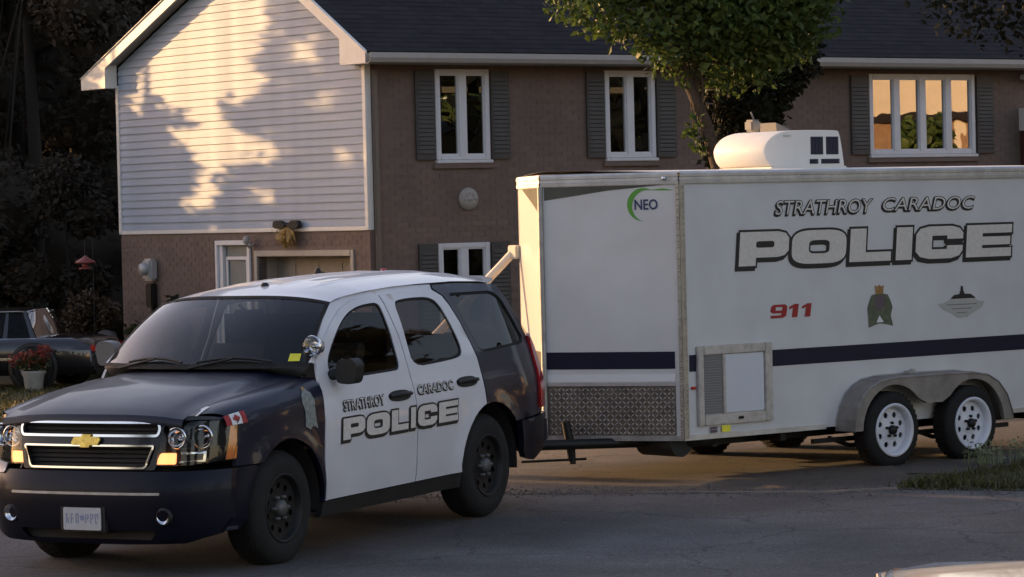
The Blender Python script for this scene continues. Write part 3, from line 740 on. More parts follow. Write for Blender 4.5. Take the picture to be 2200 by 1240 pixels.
# stone guard of tread plate
for P in (V_, W_):
    m = MB(); a, b = (.062, vl - .02) if P is V_ else (.02, vl)
    m.prism(rect(a, b, .47, .89), P, 0, .004)
    k = 0
    go = m.build('stone_guard', M['guard_base'], tr); m = MB()
    for i in range(int((b - a) / .036)):
        for j in range(11):
            u = a + .024 + i * .036 + R.uniform(-.002, .002); z = .492 + j * .0365; s = 1 if (i + j) % 2 else -1; L = .015; t = .0048; p = (P(u, z, R.uniform(.007, .012)),)
            m.raw([P(u - L, z - s * L, .004), P(u + t, z - s * t, .004), P(u + L, z + s * L, .004), P(u - t, z + s * t, .004), p[0]], [(0, 1, 4), (1, 2, 4), (2, 3, 4), (3, 0, 4)])
    tag(m.build('treads', M['alu_dull'], go), kind='stuff')
    m = MB(); m.prism(rect(a, b, .888, .918), P, 0, .012); m.build('guard_trim', M['alu'], tr)
    m = MB(); m.prism(rect(a, b, .925, .985), P, .001, .004); m.build('lower_band', M['decal_white'], tr)
    # navy stripe and dark swoosh
    decal('stripe', [(rect(a, b, 1.03, 1.175), [])], lambda u, z: P(u, z, .003), M['decal_navy'], tr)
    tri_ = [(1.19, 2.572), (1.19, 2.462), (.62, 2.535), (.12, 2.572)] if P is V_ else [(.03, 2.572), (.03, 2.33), (.5, 2.455), (1.0, 2.572)]
    decal('swoosh', [(tri_, [])], lambda u, z: P(u, z, .003), M['swoosh'], tr)
decal('stripe', [(rect(.075, TL, 1.0, 1.14), [])], lambda x, z: S_(x, z, .003), M['decal_navy'], tr)
# nose maker's mark: dark letters inside a green sweep
nx_ = lambda x, z, l=.003: V_(.31 - x, 2.41 + z, l)
arc = []; arc2 = []
for i in range(25):
    t = i / 24; a = math.radians(62 + t * 205); arc.append((.142 * math.cos(a), .142 * math.sin(a) * .98)); w = .045 * math.sin(PI * min(1, t * 1.0 + .02)) + .002
    arc2.append(((.142 - w) * math.cos(a) + .0, (.142 - w) * math.sin(a) * .98))
arc = [(.27, .115)] + [(.18, .132)] + arc; arc2 = [(.17, .115)] + arc2
decal('logo_sweep', [(arc + arc2[::-1], [])], lambda x, z: nx_(x, z), M['neo_green'], tr)
text_decal('logo_text', 'NEO', -.075, .125, -.042, .042, lambda x, z: nx_(x, z, .005), M['neo_blue'], tr, 0, .02)
# side lettering
fm = lambda x, z, l: S_(x, z, l + .001)
police([(.66, 1.28), (1.28, 1.98), (1.99, 2.56), (2.57, 2.81), (2.82, 3.47), (3.48, 4.12)], 1.865, 2.155, .10, fm, tr, .020, .022)
town('STRATHROY', 1.11, 2.30, 2.295, 2.415, fm, tr); town('CARADOC', 2.43, 3.62, 2.305, 2.42, fm, tr)
N9 = [(.05, 0), (.80, 0), (1, .15), (1, .85), (.85, 1), (.15, 1), (0, .85), (0, .50), (.15, .36), (.68, .36), (.68, .20), (.05, .20)]
N1 = [(.35, 0), (.82, 0), (.82, 1), (.45, 1), (.02, .80), (.02, .60), (.35, .72)]
lp = []
for sh_, (a, b), hol in ((N9, (1.03, 1.225), [(.30, .56), (.70, .56), (.70, .82), (.30, .82)]), (N1, (1.245, 1.385), None), (N1, (1.40, 1.54), None)):
    T9 = lambda p: (a + p[0] * (b - a) + (p[1] - .5) * .022, 1.41 + p[1] * .115)
    lp.append(([T9(p) for p in sh_], [[T9(p) for p in hol]] if hol else []))
decal('emergency_number', lp, lambda x, z: fm(x, z, .003), M['decal_red'], tr)
# crests
cx_ = lambda q: (2.21 + (1640 + q[0] / 4.4 - 1862) * .00574, 1.66 - (590 + q[1] / 4.4 - 612) * .00418)
C1 = [(1020, 195), (1060, 185), (1130, 185), (1175, 195), (1200, 250), (1220, 315), (1200, 390), (1222, 490), (1150, 470), (1090, 460), (1040, 475), (985, 497), (985, 400), (975, 320), (1000, 240)]
cr = decal('crest', [([cx_(q) for q in C1][::-1], [])], lambda x, z: fm(x, z, .003), M['crest_green'], tr)
decal('crest_crown', [([cx_(q) for q in [(1050, 105), (1075, 118), (1092, 100), (1112, 118), (1138, 105), (1130, 188), (1060, 188)]][::-1], [])], lambda x, z: fm(x, z, .0045), M['crest_gold'], cr)
decal('crest_shield', [([cx_(q) for q in [(1050, 205), (1140, 205), (1145, 280), (1095, 345), (1045, 280)]][::-1], [])], lambda x, z: fm(x, z, .0045), M['crest_purple'], cr)
decal('crest_mark', [([cx_(q) for q in [(1090, 385), (1130, 450), (1060, 450)]][::-1], [])], lambda x, z: fm(x, z, .0045), M['decal_white'], cr)
cy_ = lambda q: (3.14 + (1640 + q[0] / 4.4 - 2020) * .0062, 1.61 - (590 + q[1] / 4.4 - 615) * .0043)
C2 = [(1655, 265), (1700, 262), (1760, 232), (1990, 232), (2040, 255), (2085, 260), (2065, 312), (2000, 350), (1935, 385), (1925, 400), (1830, 402), (1815, 385), (1765, 350), (1690, 312)]
cr = decal('crest', [([cy_(q) for q in C2][::-1], [])], lambda x, z: fm(x, z, .003), M['crest_grey'], tr)
decal('crest_top', [([cy_(q) for q in [(1765, 226), (1800, 190), (1850, 185), (1862, 150), (1866, 110), (1884, 110), (1888, 150), (1900, 182), (1955, 186), (2005, 226)]][::-1], [])], lambda x, z: fm(x, z, .0045), M['decal_black'], cr)
for k in range(3):
    z_ = 275 + k * 38; i_ = k * 45
    decal('crest_line', [([cy_(q) for q in [(1730 + i_, z_), (2010 - i_, z_), (2010 - i_, z_ + 9), (1730 + i_, z_ + 9)]][::-1], [])], lambda x, z: fm(x, z, .0045), M['louvre_grey'], cr)
# side access hatch with louvre
m = MB(); o = rect(.15, 1.02, .54, 1.21); 
for a, b, c, d in ((.15, .22, .54, 1.21), (.93, 1.02, .54, 1.21), (.22, .93, 1.135, 1.21), (.22, .93, .54, .63)): m.box(S_(a, c, .0), S_(b, d, .03), .006)
ho = m.build('access_hatch', M['door_frame'], tr)
m = MB(); m.box(S_(.222, .632, .0), S_(.44, 1.133, .012)); 
for i in range(22):
    z = .645 + i * .022; m.raw([S_(.23, z, .012), S_(.432, z, .012), S_(.432, z + .013, .016), S_(.23, z + .013, .016), S_(.432, z + .017, .012), S_(.23, z + .017, .012)], [(0, 1, 2, 3), (3, 2, 4, 5)])
m.build('louvre', M['louvre_grey'], ho)
m = MB(); m.box(S_(.44, .632, 0), S_(.475, 1.133, .026), .004); m.build('mullion', M['door_frame'], ho)
m = MB(); m.box(S_(.477, .634, 0), S_(.928, 1.131, .014), .004); m.build('hatch_panel', M['door_panel'], ho)
m = MB(); m.box(S_(.60, .575, .03), S_(.66, .60, .045), .006); m.build('latch', M['dark_steel'], ho)
# skirt rails, marker lamps, stickers
for xa, xb in ((.0, 1.66), (3.86, TL)): m = MB(); m.box(S_(xa, .425, -.03), S_(xb, .468, .014)); m.build('skirt_rail', M['alu'], tr)
m = MB(); m.prism(rect(0, vl, .425, .468), V_, -.03, .012); m.build('skirt_rail', M['alu_dull'], tr)
m = MB(); m.box(S_(.085, .85, 0), S_(.14, .875, .02), .006); m.build('marker_lamp', M['tail_red'], tr)
m = MB(); m.lathe([(0, .03), (.016, .024), (.02, 0)], V_(.12, 2.625, .016), (-vy, vx, 0), 10); m.build('marker_lamp', M['lamp_bowl'], tr)
decal('sticker', [(rect(.29, .37, .475, .50), []), (rect(.29, .37, .505, .525), [])], lambda x, z: S_(x, z, .016), M['crest_purple'], tr)
decal('sticker', [(rect(.42, .52, .475, .53), [])], lambda x, z: S_(x, z, .016), M['yellow'], tr)
# chassis, tongue, jack
m = MB()
for y in (.35, 1.75): m.box((.0, y - .03, .34), (TL, y + .03, .44))
for x in (.4, 1.2, 2.29, 3.30, 4.4): m.box((x - .03, .05, .35), (x + .03, 2.05, .43))
m.build('chassis', M['dark_steel'], tr)
m = MB(); m.tube([(-.05, .45, .40), (-1.62, 1.02, .43)], .045, 6); m.tube([(-.05, 1.65, .40), (-1.62, 1.08, .43)], .045, 6)
m.box((-1.85, 1.0, .40), (-1.55, 1.1, .50), .03); m.build('tongue', M['dark_steel'], tr)
m = MB(); m.tube([(-.60, .82, .60), (-.57, .80, .40), (-.56, .79, .25)], [.036, .042, .030], 10); jk = m.build('stabiliser_jack', M['dark_steel'], tr)
ca, sa = math.cos(TA), math.sin(TA)
m = MB(); m.tube([(-.565 - .42 * ca, .80 + .42 * sa, .262), (-.565 + .13 * ca, .80 - .13 * sa, .275)], .011, 6); m.lathe([(.0, 0), (.03, .0), (.03, .02), (0, .02)], (-.56, .79, .235), (0, 0, 1), 10)
m.build('jack_foot_shadow_bar', M['dark_steel'], jk)  # bar added as a ground shadow line; disc is the jack foot
m = MB(); m.tube([(.06, .1, .40), (.06, .55, .40)], [.12, .12], 14); m.lathe([(0, -.0), (.22, .02), (.26, .08), (.26, .09)], (.30, .25, .345), (0, 0, 1), 18); m.build('water_tank', M['black_plastic'], tr)
m = MB()
for y in (.05, 2.05):
    m.box((1.55, y - .02, .30), (4.05, y + .02, .34)); m.tube([(1.75, y, .34), (2.0, y, .26), (2.29, y, .25), (2.55, y, .27), (2.8, y, .35), (3.05, y, .27), (3.30, y, .25), (3.6, y, .27), (3.85, y, .34)], .02, 6)
for x in (2.29, 3.30): m.tube([(x, -.1, .38), (x, 2.2, .38)], .035, 8)
m.build('suspension', M['dark_steel'], tr)
# tandem fender
hx = (2.29, 3.30); hz = .385; Rw = .335; gnd = .05
outer = [(1.78, .40), (1.79, .50), (1.825, .61), (1.89, .705), (1.985, .78), (2.11, .83), (2.3, .852), (2.8, .855), (3.3, .85), (3.5, .82), (3.64, .75), (3.74, .64), (3.80, .50), (3.83, .40)]
outer = [outer[0]] + chaikin(outer, 2)[2:-2] if False else outer
def arcp(c, r, a0, a1, n): return [(c + r * math.cos(math.radians(a0 + (a1 - a0) * i / n)), hz + r * math.sin(math.radians(a0 + (a1 - a0) * i / n))) for i in range(n + 1)]
inner = arcp(hx[1], .40, 2, 138, 14) + [(2.90, .60), (2.70, .60)] + arcp(hx[0], .40, 42, 178, 14)
for sgn in (0, 1):
    my = (lambda d: -d) if sgn == 0 else (lambda d: 2.1 + d)
    m = MB()
    ring = outer + [(3.80, .40)] + inner[0:] + [(1.885, .40)] if False else outer + inner
    P_, T_ = tri(ring)
    m.raw([(x, my(.235), z) for x, z in P_], T_)
    for (a, b) in zip(outer, outer[1:]):
        m.quad([(a[0], my(.235), a[1]), (b[0], my(.235), b[1]), (b[0], my(.0), b[1]), (a[0], my(0), a[1])], True)
        m.quad([(a[0], my(.247), a[1] - .012), (b[0], my(.247), b[1] - .012), (b[0], my(.235), b[1]), (a[0], my(.235), a[1])], True)
    for (a, b) in zip(inner, inner[1:]): m.quad([(a[0], my(.235), a[1]), (b[0], my(.235), b[1]), (b[0], my(.20), b[1]), (a[0], my(.20), a[1])], True)
    fo = m.build('fender', M['fender_alu'], tr)
    m = MB()
    for (a, b) in zip(outer, outer[1:]): m.quad([(a[0], my(.005), a[1] + .012), (b[0], my(.005), b[1] + .012), (b[0], my(.016), b[1] + .006), (a[0], my(.016), a[1] + .006)], True)
    m.build('fender_lip', M['steel'], fo)
    if sgn == 0:
        m = MB(); m.box((2.60, -.12, .856), (2.66, -.04, .885), .01); m.box((2.66, -.1, .86), (2.72, -.05, .90), .012); m.build('fender_light', M['vent_grey'], fo)
def disc(c, r, n): return [(c[0] + r * math.cos(2 * PI * i / n), c[1] + r * math.sin(2 * PI * i / n)) for i in range(n)]
def trailer_wheel(x, sg):
    y0 = -.015 if sg < 0 else 2.115
    Y = lambda d: y0 + sg * d
    z = gnd + Rw
    t = MB(); w = .205
    prof = [(.215, .0), (.27, -.005), (.315, .012), (.335, .035), (.335, w - .035), (.315, w - .012), (.27, w + .004), (.22, w - .004), (.205, w - .03)]
    t.lathe(prof, (x, Y(0), z), (0, sg, 0), 40)
    for i in range(40):
        a = 2 * PI * i / 40
        for q in (.06, .145):
            c, s = math.cos(a), math.sin(a); t.box((-.012, q - .03, .333), (.012, q + .03, .339), 0, Matrix.Translation((x, Y(0), z)) @ Matrix.Scale(sg, 4, (0, 1, 0)) @ Matrix.Rotation(a, 4, 'Y'))
    wo = t.build('wheel', M['rubber'], tr)
    r = MB(); r.lathe([(.232, w - .006), (.236, w + .012), (.222, w + .016), (.205, w + .006), (.20, w - .04), (.195, .02)], (x, Y(0), z), (0, sg, 0), 40); r.build('rim', M['wheel_white'], wo)
    face = MB(); holes = [disc((.138 * math.cos(2 * PI * (k + .5) / 8), .138 * math.sin(2 * PI * (k + .5) / 8)), .026, 10) for k in range(8)]
    fmap = lambda u, v: (x + u, Y(w - .035 - .02 * (math.hypot(u, v) / .2) + .02 * max(0, 1 - math.hypot(u, v) / .09)), z + v)
    panel('rim_face', disc((0, 0), .203, 32), holes, fmap, M['wheel_white'], wo, (0, -sg, 0), .012, .05)
    b = MB(); b.lathe([(0, .05), (.203, .05)], (x, Y(0), z), (0, sg, 0), 24); b.build('brake_drum', M['dark_steel'], wo)
    h = MB(); h.lathe([(.042, 0), (.042, .035), (.03, .05), (0, .052)], (x, Y(w - .04), z), (0, sg, 0), 16)
    for k in range(5):
        a = 2 * PI * k / 5 + .3; h.lathe([(.013, 0), (.013, .028), (0, .03)], (x + .062 * math.cos(a), Y(w - .04), z + .062 * math.sin(a)), (0, sg, 0), 6)
    h.build('hub', M['dark_steel'], wo)
for x in hx:
    trailer_wheel(x, -1); trailer_wheel(x, 1)
# roof air conditioner and vents
ac = [(1.80, 2.70), (1.715, 2.77), (1.685, 2.86), (1.715, 2.93), (1.79, 2.99), (1.90, 3.03), (2.05, 3.045), (2.60, 3.045), (2.645, 3.03), (2.70, 2.72), (2.69, 2.70)]
ac = chaikin(ac, 2)
m = MB(); ya, yb = .72, 1.38
vs = []; k = len(ac); sec = [(ya, .985), (ya + .02, 1.0), (yb - .02, 1.0), (yb, .985)]
cxx, czz = 2.2, 2.86
for y, s in sec: vs += [(cxx + (x - cxx) * s, y, czz + (z - czz) * s) for x, z in ac]
fs = []
for j in range(3):
    for i in range(k): fs.append((j * k + i, j * k + (i + 1) % k, (j + 1) * k + (i + 1) % k, (j + 1) * k + i))
m.raw(vs, fs, True); m.raw(vs[:k], [tuple(range(k))]); m.raw(vs[-k:], [tuple(range(k))])
m.box((1.76, .70, 2.672), (2.72, 1.40, 2.72), .012)
aco = m.build('air_conditioner', M['ac_white'], tr)
for a, b, c, d in ((2.27, 2.425, 2.825, 2.985), (2.465, 2.62, 2.825, 2.985), (2.255, 2.36, 2.742, 2.785), (2.40, 2.63, 2.742, 2.785)):
    m = MB(); m.box((a, ya - .004, c), (b, ya + .01, d)); n = int((b - a) / .018)
    for i in range(n): m.box((a + i * .018 + .004, ya - .010, c + .004), (a + i * .018 + .009, ya - .004, d - .004))
    m.build('grille', M['ac_grille'], aco)
m = MB(); m.box((1.93, .708, 2.99), (2.02, .716, 3.0)); m.lathe([(0, .02), (.02, .012), (.022, 0)], (2.71, .80, 2.88), (1, 0, 0), 8); m.build('drain_clip', M['alu'], aco)
m = MB(); m.tube([(2.42, 1.62, 2.70), (2.42, 1.62, 3.06)], .022, 8); m.box((2.36, 1.56, 3.06), (2.48, 1.68, 3.17), .02); m.tube([(2.44, 1.62, 3.17), (2.40, 1.62, 3.24)], .008, 5); m.build('roof_vent', M['meter_dull'], tr)
m = MB(); m.raw([(2.60, 1.5, 3.14), (2.60, 1.72, 3.14), (3.05, 1.72, 2.98), (3.05, 1.5, 2.98), (2.62, 1.5, 2.95), (2.62, 1.72, 2.95)], [(0, 1, 2, 3), (0, 3, 4), (1, 5, 2), (0, 4, 5, 1)])
m.build('roof_hatch', M['meter_dull'], tr)
# far side awning arm, white
m = MB(); m.tube([(-.02, 2.16, 2.02), (-.80, 2.16 + .63, 1.00)], .038, 8); m.box((-.06, 2.08, 1.96), (.06, 2.2, 2.08), .01); m.build('support_arm', M['pole_white'], tr)

# ------------------------------------------------------------------ police sport utility
TH = .4869
suv = empty('police_suv', (-2.43409, 22.52972, 0.0), (0, .01933, math.atan2(-math.cos(TH), -math.sin(TH))))
tag(suv, 'navy and white police sport utility with chrome grille, white doors and lit turn lamps', 'suv')
def interp(x, xs, ys):
    if x <= xs[0]: return ys[0]
    for a, b, p, q in zip(xs, xs[1:], ys, ys[1:]):
        if x <= b:
            t = (x - a) / (b - a); return p + (q - p) * t
    return ys[-1]
WZ = [.28, .36, .5, .75, .95, 1.02, 1.10, 1.17, 1.22, 1.25, 1.5, 1.70, 1.76, 1.82]
WY = [.945, .965, .985, 1.0, .998, .985, .962, .940, .925, .915, .822, .738, .702, .66]
def smoothW(z):      # light smoothing of the section
    return (interp(z - .03, WZ, WY) + 2 * interp(z, WZ, WY) + interp(z + .03, WZ, WY)) / 4
def SW(x, z):
    w = smoothW(z)
    if x < -.15: w -= .052 * ((-.15 - x) / .5) ** 2
    if x > 3.45: w -= .085 * ((x - 3.45) / .5) ** 2
    for c in (0, 2.946):        # slight flare above the wheels
        r = math.hypot(x - c, z - .39)
        if z < 1.0: w += .020 * math.exp(-((r - .49) / .06) ** 2)
    return w
sd = lambda sg, d=0: (lambda x, z: (-x, sg * (SW(x, z) + d), z))
def fender_map(sg, d=0):
    def f(x, u):
        if u <= .95: return (-x, sg * (SW(x, u) + d), u)
        t = min(1, (u - .95) / .36) * PI / 2; ya = hood_y(x) + .004; za = hood_z(x, ya)
        yb = SW(x, .95)
        return (-x, sg * (ya + (yb - ya) * math.cos(t) ** .72 + d * math.cos(t)), .95 + (za - .95) * math.sin(t) ** .72 + d * math.sin(t))
    return f
HX = [-1.0, -.92, -.86, -.75, -.6, -.4, -.2, 0, .2, .4, .6]
HZ = [1.03, 1.085, 1.115, 1.148, 1.180, 1.212, 1.238, 1.26, 1.28, 1.298, 1.31]
def hood_y(x): return .735 + .06 * smooth(-.9, .3, x)
def hood_z(x, y):
    z = (interp(x - .05, HX, HZ) + interp(x, HX, HZ) + interp(x + .05, HX, HZ)) / 3
    y = abs(y)
    z -= .055 * (y / .78) ** 2.6
    z += .016 * smooth(.66, .56, y) * smooth(-.95, -.3, x) - .004 * math.exp(-((y - .66) / .03) ** 2)
    return z
def fasc(sg_unused=0):
    def f(y, z, d=0):
        ay = abs(y)
        base = interp(z, [.22, .30, .40, .55, .64, .70, .73, .90, 1.03, 1.09, 1.12], [-.93, -.975, -1.0, -1.015, -1.005, -.965, -.945, -.925, -.900, -.885, -.84])
        x = base + .30 * (min(ay, .985) / .97) ** 6 + .055 * (ay / .97) ** 2
        return (-(x - d), y, z)
    return f
FM = fasc()
def arc2(c, r, a0, a1, n): return [(c + r * math.cos(math.radians(a0 + (a1 - a0) * i / n)), .39 + r * math.sin(math.radians(a0 + (a1 - a0) * i / n))) for i in range(n + 1)]
fdoor = [(.50, .385), (.49, .63), (.505, .83), (.55, 1.15), (.58, 1.27), (.62, 1.36), (.78, 1.47), (1.00, 1.60), (1.18, 1.685), (1.38, 1.735), (1.60, 1.752), (1.80, 1.752), (1.815, 1.68), (1.84, 1.45), (1.815, 1.21), (1.80, .90), (1.79, .385)]
fwin = chaikin([(.80, 1.205), (.735, 1.24), (.745, 1.33), (.86, 1.43), (1.05, 1.555), (1.23, 1.645), (1.42, 1.692), (1.62, 1.705), (1.735, 1.70), (1.76, 1.64), (1.755, 1.50), (1.735, 1.35), (1.71, 1.215), (1.60, 1.208)], 2)
rdoor = [(1.803, .385), (1.812, .90), (1.828, 1.21), (1.853, 1.45), (1.83, 1.69), (1.815, 1.752), (2.2, 1.758), (2.60, 1.752), (2.70, 1.70), (2.755, 1.62), (2.81, 1.49), (2.855, 1.34), (2.88, 1.22), (2.865, .98), (2.845, .87)] + \
        arc2(2.946, .49, 102, 174, 14) + [(2.478, .385)]
rwin = chaikin([(1.90, 1.215), (1.925, 1.40), (1.955, 1.55), (1.96, 1.69), (2.05, 1.708), (2.30, 1.712), (2.52, 1.70), (2.61, 1.64), (2.655, 1.52), (2.70, 1.36), (2.69, 1.27), (2.62, 1.235), (2.3, 1.222)], 2)
qpan = [(2.725, 1.70), (2.63, 1.758), (2.64, 1.785), (3.0, 1.783), (3.55, 1.750), (3.63, 1.742), (3.72, 1.62), (3.83, 1.45), (3.90, 1.28), (3.925, 1.0), (3.93, .72), (3.42, .70)] + arc2(2.946, .485, 40, 100, 14) + \
       [(2.858, .87), (2.88, .98), (2.893, 1.22), (2.868, 1.34), (2.823, 1.49), (2.77, 1.62)]
qwin = rounded([(2.80, 1.715), (3.48, 1.70), (3.60, 1.64), (3.76, 1.32), (3.70, 1.275), (3.02, 1.25), (2.955, 1.28), (2.86, 1.56)], .06, 4)
rail_ = [(.60, 1.335), (.78, 1.46), (1.00, 1.592), (1.18, 1.678), (1.38, 1.728), (1.60, 1.745), (2.62, 1.747), (2.64, 1.79), (2.2, 1.805), (1.6, 1.79), (1.3, 1.765), (1.10, 1.728), (.92, 1.625), (.72, 1.475), (.56, 1.345)]
for sg, sidew in ((1, ''), (-1, '')):
    inw = (0, -sg, 0)
    nose = []
    for k in range(13):
        t = k / 12; ya = .74; yb = SW(-.62, .95); y = ya + (yb - ya) * math.cos(t * PI / 2) ** .72; nose.append((-FM(min(y, .972), 1.055)[0] + .004, .95 + .36 * t))
    fen = [(-.585, .735), (-.585, .90)] + nose + [(-.4, 1.31), (0, 1.31), (.42, 1.31), (.535, 1.22), (.538, 1.15), (.493, .83), (.478, .63), (.488, .385), (.468, .385)] + arc2(0, .475, 3, 133, 18) + [(-.40, .735)]
    f_ = panel('fender', fen, [], fender_map(sg), M['navy_paint'], suv, inw, .03, .05)
    d1 = panel('front_door', fdoor, [fwin], sd(sg), M['white_paint'], suv, inw, .022, .06)
    d2 = panel('rear_door', rdoor, [rwin], sd(sg), M['white_paint'], suv, inw, .022, .06)
    q_ = panel('quarter_panel', qpan, [qwin], sd(sg), M['navy_paint'], suv, inw, .022, .055)
    panel('roof_side_rail', rail_, [], sd(sg, -.012), M['white_paint'], suv, inw, .02, .05)
    for d_, w_, g_ in ((d1, fwin, 'tint_glass'), (d2, rwin, 'tint_glass'), (q_, qwin, 'privacy_glass')):
        panel('side_window', offset(w_, .004), [], sd(sg, -.014), M[g_], d_, inw, .004, .06)
        panel('window_seal', offset(w_, .003), [offset(w_, -.018)], sd(sg, -.008), M['rubber'], d_, inw, .004, .06)
    # handles, rocker, body moulding
    for d_, x0, x1, zc in ((d1, 1.44, 1.74, 1.032), (d2, 2.47, 2.77, 1.055)):
        panel('handle_recess', chaikin([(x0 - .01, zc - .04), (x1 + .01, zc - .04), (x1 + .01, zc + .04), (x0 - .01, zc + .04)], 3), [], sd(sg, .002), M['black_plastic'], d_, inw, .004, .05)
        mb = MB(); pts = [(-(x0 + (x1 - x0) * t), sg * (SW(x0, zc) + .012 + .03 * math.sin(PI * t)), zc + .006 + .008 * math.sin(PI * t)) for t in (0, .1, .3, .5, .7, .9, 1)]
        mb.tube(pts, .015, 8); mb.build('door_handle', M['black_plastic'], d_)
    panel('rocker', [(.475, .27), (2.50, .27), (2.492, .375), (.485, .375)], [], sd(sg, -.012), M['black_plastic'], suv, inw, .05, .08)
    # wheel well lips + liners
    for c in (0, 2.946):
        mb = MB(); r0 = .485
        pts = [(c + r0 * math.cos(math.radians(a)), .39 + r0 * math.sin(math.radians(a))) for a in range(-8, 190, 9)]
        for (a, b) in zip(pts, pts[1:]): mb.quad([(-a[0], sg * .95, a[1]), (-b[0], sg * .95, b[1]), (-b[0], sg * .60, b[1]), (-a[0], sg * .60, a[1])], True)
        mb.quad([(-(c - .5), sg * .6, .28), (-(c + .5), sg * .6, .28), (-(c + .5), sg * .6, .9), (-(c - .5), sg * .6, .9)])
        mb.build('wheel_liner', M['interior'], suv)
    # tail lamp, rear bumper corner
    panel('tail_lamp', [(3.82, .76), (3.985, .76), (3.985, 1.24), (3.94, 1.34), (3.875, 1.32), (3.835, 1.0)], [], sd(sg, .022), M['tail_red'], suv, inw, .02, .05)
    panel('bumper_corner', [(3.43, .46), (3.50, .40), (3.70, .36), (4.02, .43), (4.08, .58), (4.07, .71), (3.42, .69)], [], sd(sg, .012), M['bumper_paint'], suv, inw, .05, .05)

# hood
mb = MB(); vs = []; fs = []; nx = 26; ny = 30
xsH = [-.885 + 1.42 * i / nx for i in range(nx + 1)]
for x in xsH:
    for j in range(ny + 1):
        t = -1 + 2 * j / ny; hy = hood_y(x) - .003
        xx = x + (.035 * t * t if x < -.5 else 0) * smooth(-.5, -.885, x) - (.12 * (1 - t * t)) * smooth(.1, .535, x) * 1.0
        vs.append((-xx, t * hy, hood_z(xx, t * hy)))
for i in range(nx):
    for j in range(ny): fs.append((i * (ny + 1) + j, i * (ny + 1) + j + 1, (i + 1) * (ny + 1) + j + 1, (i + 1) * (ny + 1) + j))
mb.raw(vs, fs, True)
fr = vs[:ny + 1]; dn = [(p[0] + .022, p[1], p[2] - .028) for p in fr]; dn2 = [(p[0] + .020, p[1], p[2] - .055) for p in fr]
mb.raw(fr + dn + dn2, [(j, j + 1, ny + 2 + j, ny + 1 + j) for j in range(ny)] + [(ny + 1 + j, ny + 2 + j, 2 * ny + 3 + j, 2 * ny + 2 + j) for j in range(ny)], True)
mb.build('hood', M['navy_paint'], suv)
# front: bumper, grille, lamps
bump = [(-.955, .40), (-.90, .30), (-.72, .245), (-.3, .235), (.3, .235), (.72, .245), (.90, .30), (.955, .40), (.965, .60), (.955, .725), (-.955, .725), (-.965, .60)]
panel('front_bumper', bump, [rounded([(-.50, .265), (.50, .265), (.55, .335), (-.55, .335)], .02)], FM, M['bumper_paint'], suv, (-1, 0, 0), .06, .05)
mb = MB(); mb.box((.55, -.55, .25), (.90, .55, .36)); mb.build('lower_intake', M['interior'], suv)
panel('bumper_strip', rounded([(-.60, .573), (.60, .573), (.60, .590), (-.60, .590)], .006), [], lambda y, z: FM(y, z, .006), M['alu_dull'], suv, (-1, 0, 0), .008, .05)
for sg in (-1, 1):
    # return of the bumper along the side up to the arch
    panel('bumper_side', [(-.655, .30), (-.655, .725), (-.41, .725)] + arc2(0, .475, 138, 176, 8) + [(-.472, .36), (-.52, .31)], [], lambda x, z, sg=sg: (-x, sg * (SW(max(x, -.7), z) - .006 - .03 * smooth(-.5, -.66, x)), z), M['bumper_paint'], suv, (0, -sg, 0), .03, .04)
    mb = MB(); p = FM(sg * .62, .43, .004); mb.lathe([(.058, -.03), (.062, .006), (.05, .010)], p, (1, 0, 0), 20); fl = mb.build('fog_lamp', M['black_plastic'], suv)
    mb = MB(); mb.lathe([(.05, .008), (.03, -.01), (0, -.02)], p, (1, 0, 0), 16); mb.build('lens', M['lamp_bowl'], fl)
    # head lamp cluster
    hl = [(sg * a, b) for a, b in ((.535, .765), (.70, .760), (.955, .780), (.968, .90), (.962, 1.045), (.80, 1.052), (.66, 1.045), (.585, 1.02), (.56, .92))]
    if sg < 0: hl = hl[::-1]
    h_ = panel('headlamp', hl, [], lambda y, z: FM(y, z, -.055), M['interior'], suv, (-1, 0, 0), -.055, .05)
    for y0, r0 in ((.672, .068), (.818, .074)):
        mb = MB(); p = FM(sg * y0, .945, -.045); mb.lathe([(r0, .045), (r0 * .93, .02), (r0 * .6, .0), (.02, -.01), (.018, .012), (0, .016)], p, (1, 0, 0), 22); mb.lathe([(r0 + .008, .04), (r0 + .004, .048), (r0 - .004, .045)], p, (1, 0, 0), 22)
        mb.build('lamp_bowl', M['lamp_bowl'], h_)
    mk = lambda nm, pts, mt, dd: panel(nm, [(sg * a, b) for a, b in pts] if sg > 0 else [(sg * a, b) for a, b in pts][::-1], [], lambda y, z: FM(y, z, dd), M[mt], h_, (-1, 0, 0), .012, .03)
    mk('turn_lamp', rounded([(.53, .772), (.665, .770), (.668, .845), (.565, .845)], .012), 'turn_on', -.012)
    mk('running_lamp_trim', [(.69, .775), (.835, .782), (.84, .850), (.70, .846), (.70, .834), (.826, .838), (.822, .795), (.69, .787)], 'lamp_bowl', -.012)
    mk('side_marker', [(.925, .785), (.962, .79), (.966, .90), (.958, 1.03), (.938, 1.032), (.935, .90)], 'amber', -.004)
    mk('lamp_bezel', [(.545, .862), (.92, .868), (.92, .880), (.552, .872)], 'black_plastic', -.02)
    panel('lamp_cover', hl, [], lambda y, z: FM(y, z, -.002), M['lens'], h_, (-1, 0, 0), .003, .05)
    panel('fender_corner', [(sg * a, b) for a, b in ((.60, 1.055), (.80, 1.060), (.955, 1.050), (.94, 1.06), (.86, 1.075), (.78, 1.085), (.72, 1.088))][::sg], [], lambda y, z: FM(y, z, -.004), M['navy_paint'], suv, (-1, 0, 0), .05, .03)
panel('bumper_sky_glint', rounded([(-.962, .69), (-.72, .70), (-.70, .765), (-.958, .775)], .012), [], lambda y, z: FM(y, z, .012), M['glint_pale'], suv, (-1, 0, 0), .012, .04)  # sky reflection on the bumper corner, painted as a pale panel
